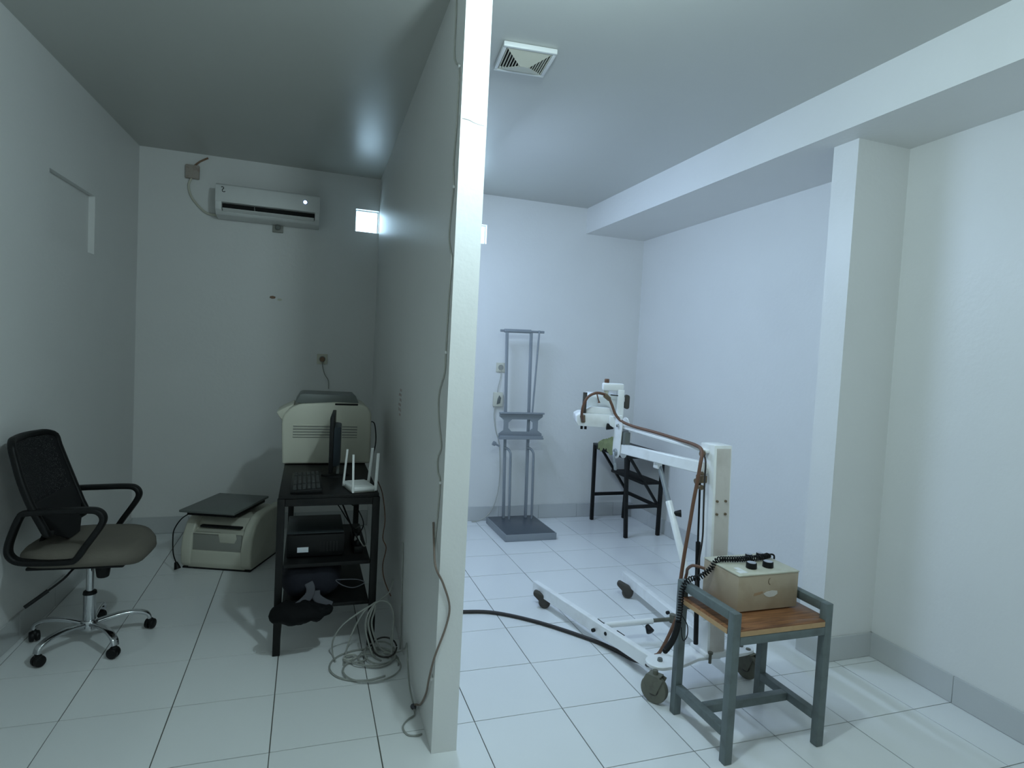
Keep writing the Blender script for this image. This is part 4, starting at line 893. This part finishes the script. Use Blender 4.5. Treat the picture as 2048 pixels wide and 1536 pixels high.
# mains cable on the floor
mc = thing('floor_cable', 'thick dark cable lying across the tiles behind the partition to the x-ray base', 'cable', (1.80, 0.80, 0))
bm = B(); tube(bm, [(1.15, 1.065, 0.0105), (1.397, 1.037, 0.0105), (1.591, 0.982, 0.0105), (1.806, 0.799, 0.0105), (2.003, 0.548, 0.0105), (2.085, 0.40, 0.0105), (2.115, 0.29, 0.016), (2.112, 0.19, 0.05), (2.090, 0.10, 0.085), (2.090, 0.06, 0.118)], 0.0105, 10); fin('cable_run', bm, m_darkcable, mc)

# ------------------------------------------------------------------ grey steel stool with a wooden seat
so = thing('steel_stool', 'grey square-tube steel stool with a wooden seat at the front right', 'stool', (2.30, -0.32, 0))
x0, x1, y0, y1, tz_ = 2.077, 2.530, -0.490, -0.150, 0.597
hw = 0.0175
for x, y in ((x0, y0), (x1, y0), (x0, y1), (x1, y1)):
    bm = B(); box(bm, (x - hw, y - hw, 0), (x + hw, y + hw, tz_), 0.003); fin('leg', bm, m_stool, so)
for x in (x0, x1):
    bm = B(); box(bm, (x - hw, y0 + hw, tz_ - 0.036), (x + hw, y1 - hw, tz_), 0.003); fin('side_rail', bm, m_stool, so)
    bm = B(); box(bm, (x - hw, y0 + hw, 0.100), (x + hw, y1 - hw, 0.135), 0.003); fin('side_stretcher', bm, m_stool, so)
for y in (y0, y1):
    bm = B(); box(bm, (x0 + hw, y - hw, 0.470), (x1 - hw, y + hw, 0.503), 0.003); fin('seat_rail', bm, m_stool, so)
bm = B(); box(bm, (x0 + hw, -0.337, 0.100), (x1 - hw, -0.302, 0.135), 0.003); fin('cross_stretcher', bm, m_stool, so)
bm = B(); box(bm, (x0 - hw + 0.001, y0 + hw + 0.002, 0.504), (x1 + hw - 0.001, y1 - hw - 0.002, 0.530), 0.002); box(bm, (x0 + hw + 0.001, y0 - hw + 0.003, 0.504), (x1 - hw - 0.001, y0 + hw + 0.0022, 0.530), 0.002); sw = fin('wooden_seat', bm, m_wood, so)
bm = B(); box(bm, (x0 + hw + 0.001, y0 - hw + 0.0015, 0.5045), (x1 - hw - 0.001, y0 - hw + 0.003, 0.524)); fin('seat_edge', bm, m_woodedge, sw)
bm = B(); box(bm, (x0 - hw - 0.0005, y0 + hw + 0.002, 0.5045), (x0 - hw + 0.001, y1 - hw - 0.002, 0.524)); fin('seat_edge', bm, m_woodedge, sw)

# control box on the stool
kx = thing('control_box', 'beige metal control box with four black knobs on the wooden seat of the stool', 'control box', (2.337, -0.26, 0.531))
bx0, bx1, by0, by1, bz0, bz1 = 2.184, 2.492, -0.372, -0.142, 0.531, 0.690
bm = B(); box(bm, (bx0, by0, bz0 + 0.004), (bx1, by1, bz1 - 0.006), 0.004); kc = fin('case', bm, m_box, kx)
bm = B(); box(bm, (bx0 - 0.002, by0 - 0.002, bz1 - 0.007), (bx1 + 0.002, by1 + 0.002, bz1), 0.003); tp_ = fin('control_panel', bm, m_boxtop, kx)
for x in (bx0 + 0.02, bx1 - 0.03):
    for y in (by0 + 0.02, by1 - 0.03):
        bm = B(); cyl(bm, (x, y, bz0), (x, y, bz0 + 0.006), 0.010, n=12); fin('foot', bm, m_black, kc)
for x, y, r in ((2.300, -0.305, 0.0225), (2.385, -0.307, 0.0225), (2.368, -0.208, 0.016), (2.432, -0.203, 0.016)):
    bm = B(); cyl(bm, (x, y, bz1), (x, y, bz1 + 0.024), r, r * 0.96, 24, 0.002); kn = fin('knob', bm, m_black, kx)
    bm = B(); cyl(bm, (x, y, bz1 + 0.0238), (x, y, bz1 + 0.0252), r * 0.82, n=24); fin('knob_cap', bm, m_chrome, kn)
bm = B(); box(bm, (2.205, -0.352, bz1 - 0.0004), (2.245, -0.322, bz1 + 0.0008)); fin('legend_plate', bm, m_whitepl, tp_)
bm = B(); box(bm, (2.222, -0.318, bz1 - 0.0004), (2.246, -0.288, bz1 + 0.0008)); fin('legend_plate', bm, m_whitepl, tp_)
bm = B(); prism(bm, [(0.0, 0.004), (0.012, -0.006), (0.03, -0.012), (0.055, -0.010), (0.072, 0.0), (0.070, 0.012), (0.045, 0.015), (0.016, 0.012)], (2.312, by0 - 0.0002, 0.600), (1, 0, 0), (0, 0, 1), (0, -0.0012, 0)); fin('worn_label', bm, mat('worn_white_paint', (206, 202, 196), 0.7, var=0.1, scale=60), kc)
bm = B(); prism(bm, [(0.0, 0.0), (0.03, 0.004), (0.048, 0.010), (0.044, 0.018), (0.02, 0.014), (0.004, 0.012)], (2.262, by0 - 0.0002, 0.598), (1, 0, 0), (0, 0, 1), (0, -0.0008, 0)); fin('scuff', bm, mat('scuffed_beige', (168, 138, 108), 0.7, var=0.12, scale=60), kc)
bm = B(); pts = [(2.346 + 0.012 * math.cos(math.radians(a)), by0 - 0.0006, 0.655 + 0.014 * math.sin(math.radians(a))) for a in range(110, 261, 15)]
sweep(bm, pts, rrect(0.0035, 0.001, 0.0004, 1), up=(0, 0, 1)); fin('pen_mark', bm, mat('dark_smudge', (120, 104, 84), 0.7), kc)
# hand switch on its coiled cord
hs = thing('hand_switch', 'black exposure hand switch on a coiled cord draped over the control box', 'hand switch', (2.20, -0.20, 0.5))
def coil(pts, R, r, pitch, k=10):
    c = smooth_path(pts, 14); acc = 0.0; L_ = [0.0]
    for a_, b_ in zip(c, c[1:]): acc += (b_ - a_).length; L_.append(acc)
    out = []; n_ = int(acc / pitch * k); j = 0
    for i in range(n_ + 1):
        s_ = acc * i / n_
        while j < len(c) - 2 and L_[j + 1] < s_: j += 1
        f_ = (s_ - L_[j]) / max(1e-9, L_[j + 1] - L_[j]); p = c[j].lerp(c[j + 1], f_); t = (c[j + 1] - c[j]).normalized()
        a_ = V((0, 1, 0)); a_ = (a_ - t * a_.dot(t)).normalized(); b_ = t.cross(a_); th = 2 * math.pi * s_ / pitch
        out.append(p + a_ * R * math.cos(th) + b_ * R * math.sin(th))
    bm = B(); sweep(bm, out, circ(r, 6)); return bm
fin('coiled_cord', coil([(2.462, -0.222, 0.708), (2.40, -0.236, 0.706), (2.30, -0.232, 0.704), (2.235, -0.222, 0.704), (2.195, -0.216, 0.700), (2.165, -0.205, 0.655), (2.125, -0.196, 0.622), (2.078, -0.190, 0.613), (2.046, -0.188, 0.570), (2.042, -0.188, 0.48), (2.034, -0.186, 0.40)], 0.0100, 0.0030, 0.0115), m_black, hs)
bm = B(); tube(bm, [(2.462, -0.222, 0.708), (2.478, -0.223, 0.712), (2.490, -0.226, 0.706), (2.490, -0.228, 0.6915)], 0.004, 8); cyl(bm, (2.425, -0.224, 0.7025), (2.470, -0.222, 0.7055), 0.011, n=14, bev=0.003); fin('strain_relief', bm, m_black, hs)
bm = B(); sweep(bm, smooth_path([(2.038, -0.187, 0.43), (2.031, -0.187, 0.39), (2.012, -0.187, 0.345), (1.985, -0.187, 0.312)], 5), rrect(0.026, 0.024, 0.010), up=(0, 1, 0)); gr_ = fin('grip', bm, m_black, hs)
bm = B(); ball(bm, (1.982, -0.187, 0.308), 0.0125); fin('button', bm, m_black, gr_)
bm = B(); tube(bm, [(2.046, -0.200, 0.46), (2.072, -0.204, 0.42), (2.076, -0.204, 0.375), (2.060, -0.204, 0.352), (2.050, -0.202, 0.372), (2.046, -0.200, 0.41)], 0.0022, 7); fin('loop', bm, m_black, hs)
bm = B(); tube(bm, [(2.186, -0.15, 0.640), (2.160, -0.10, 0.638), (2.175, -0.04, 0.60), (2.20, 0.0, 0.56), (2.185, 0.0, 0.50)], 0.007, 9); o = fin('supply_cable', bm, m_brown, kx)
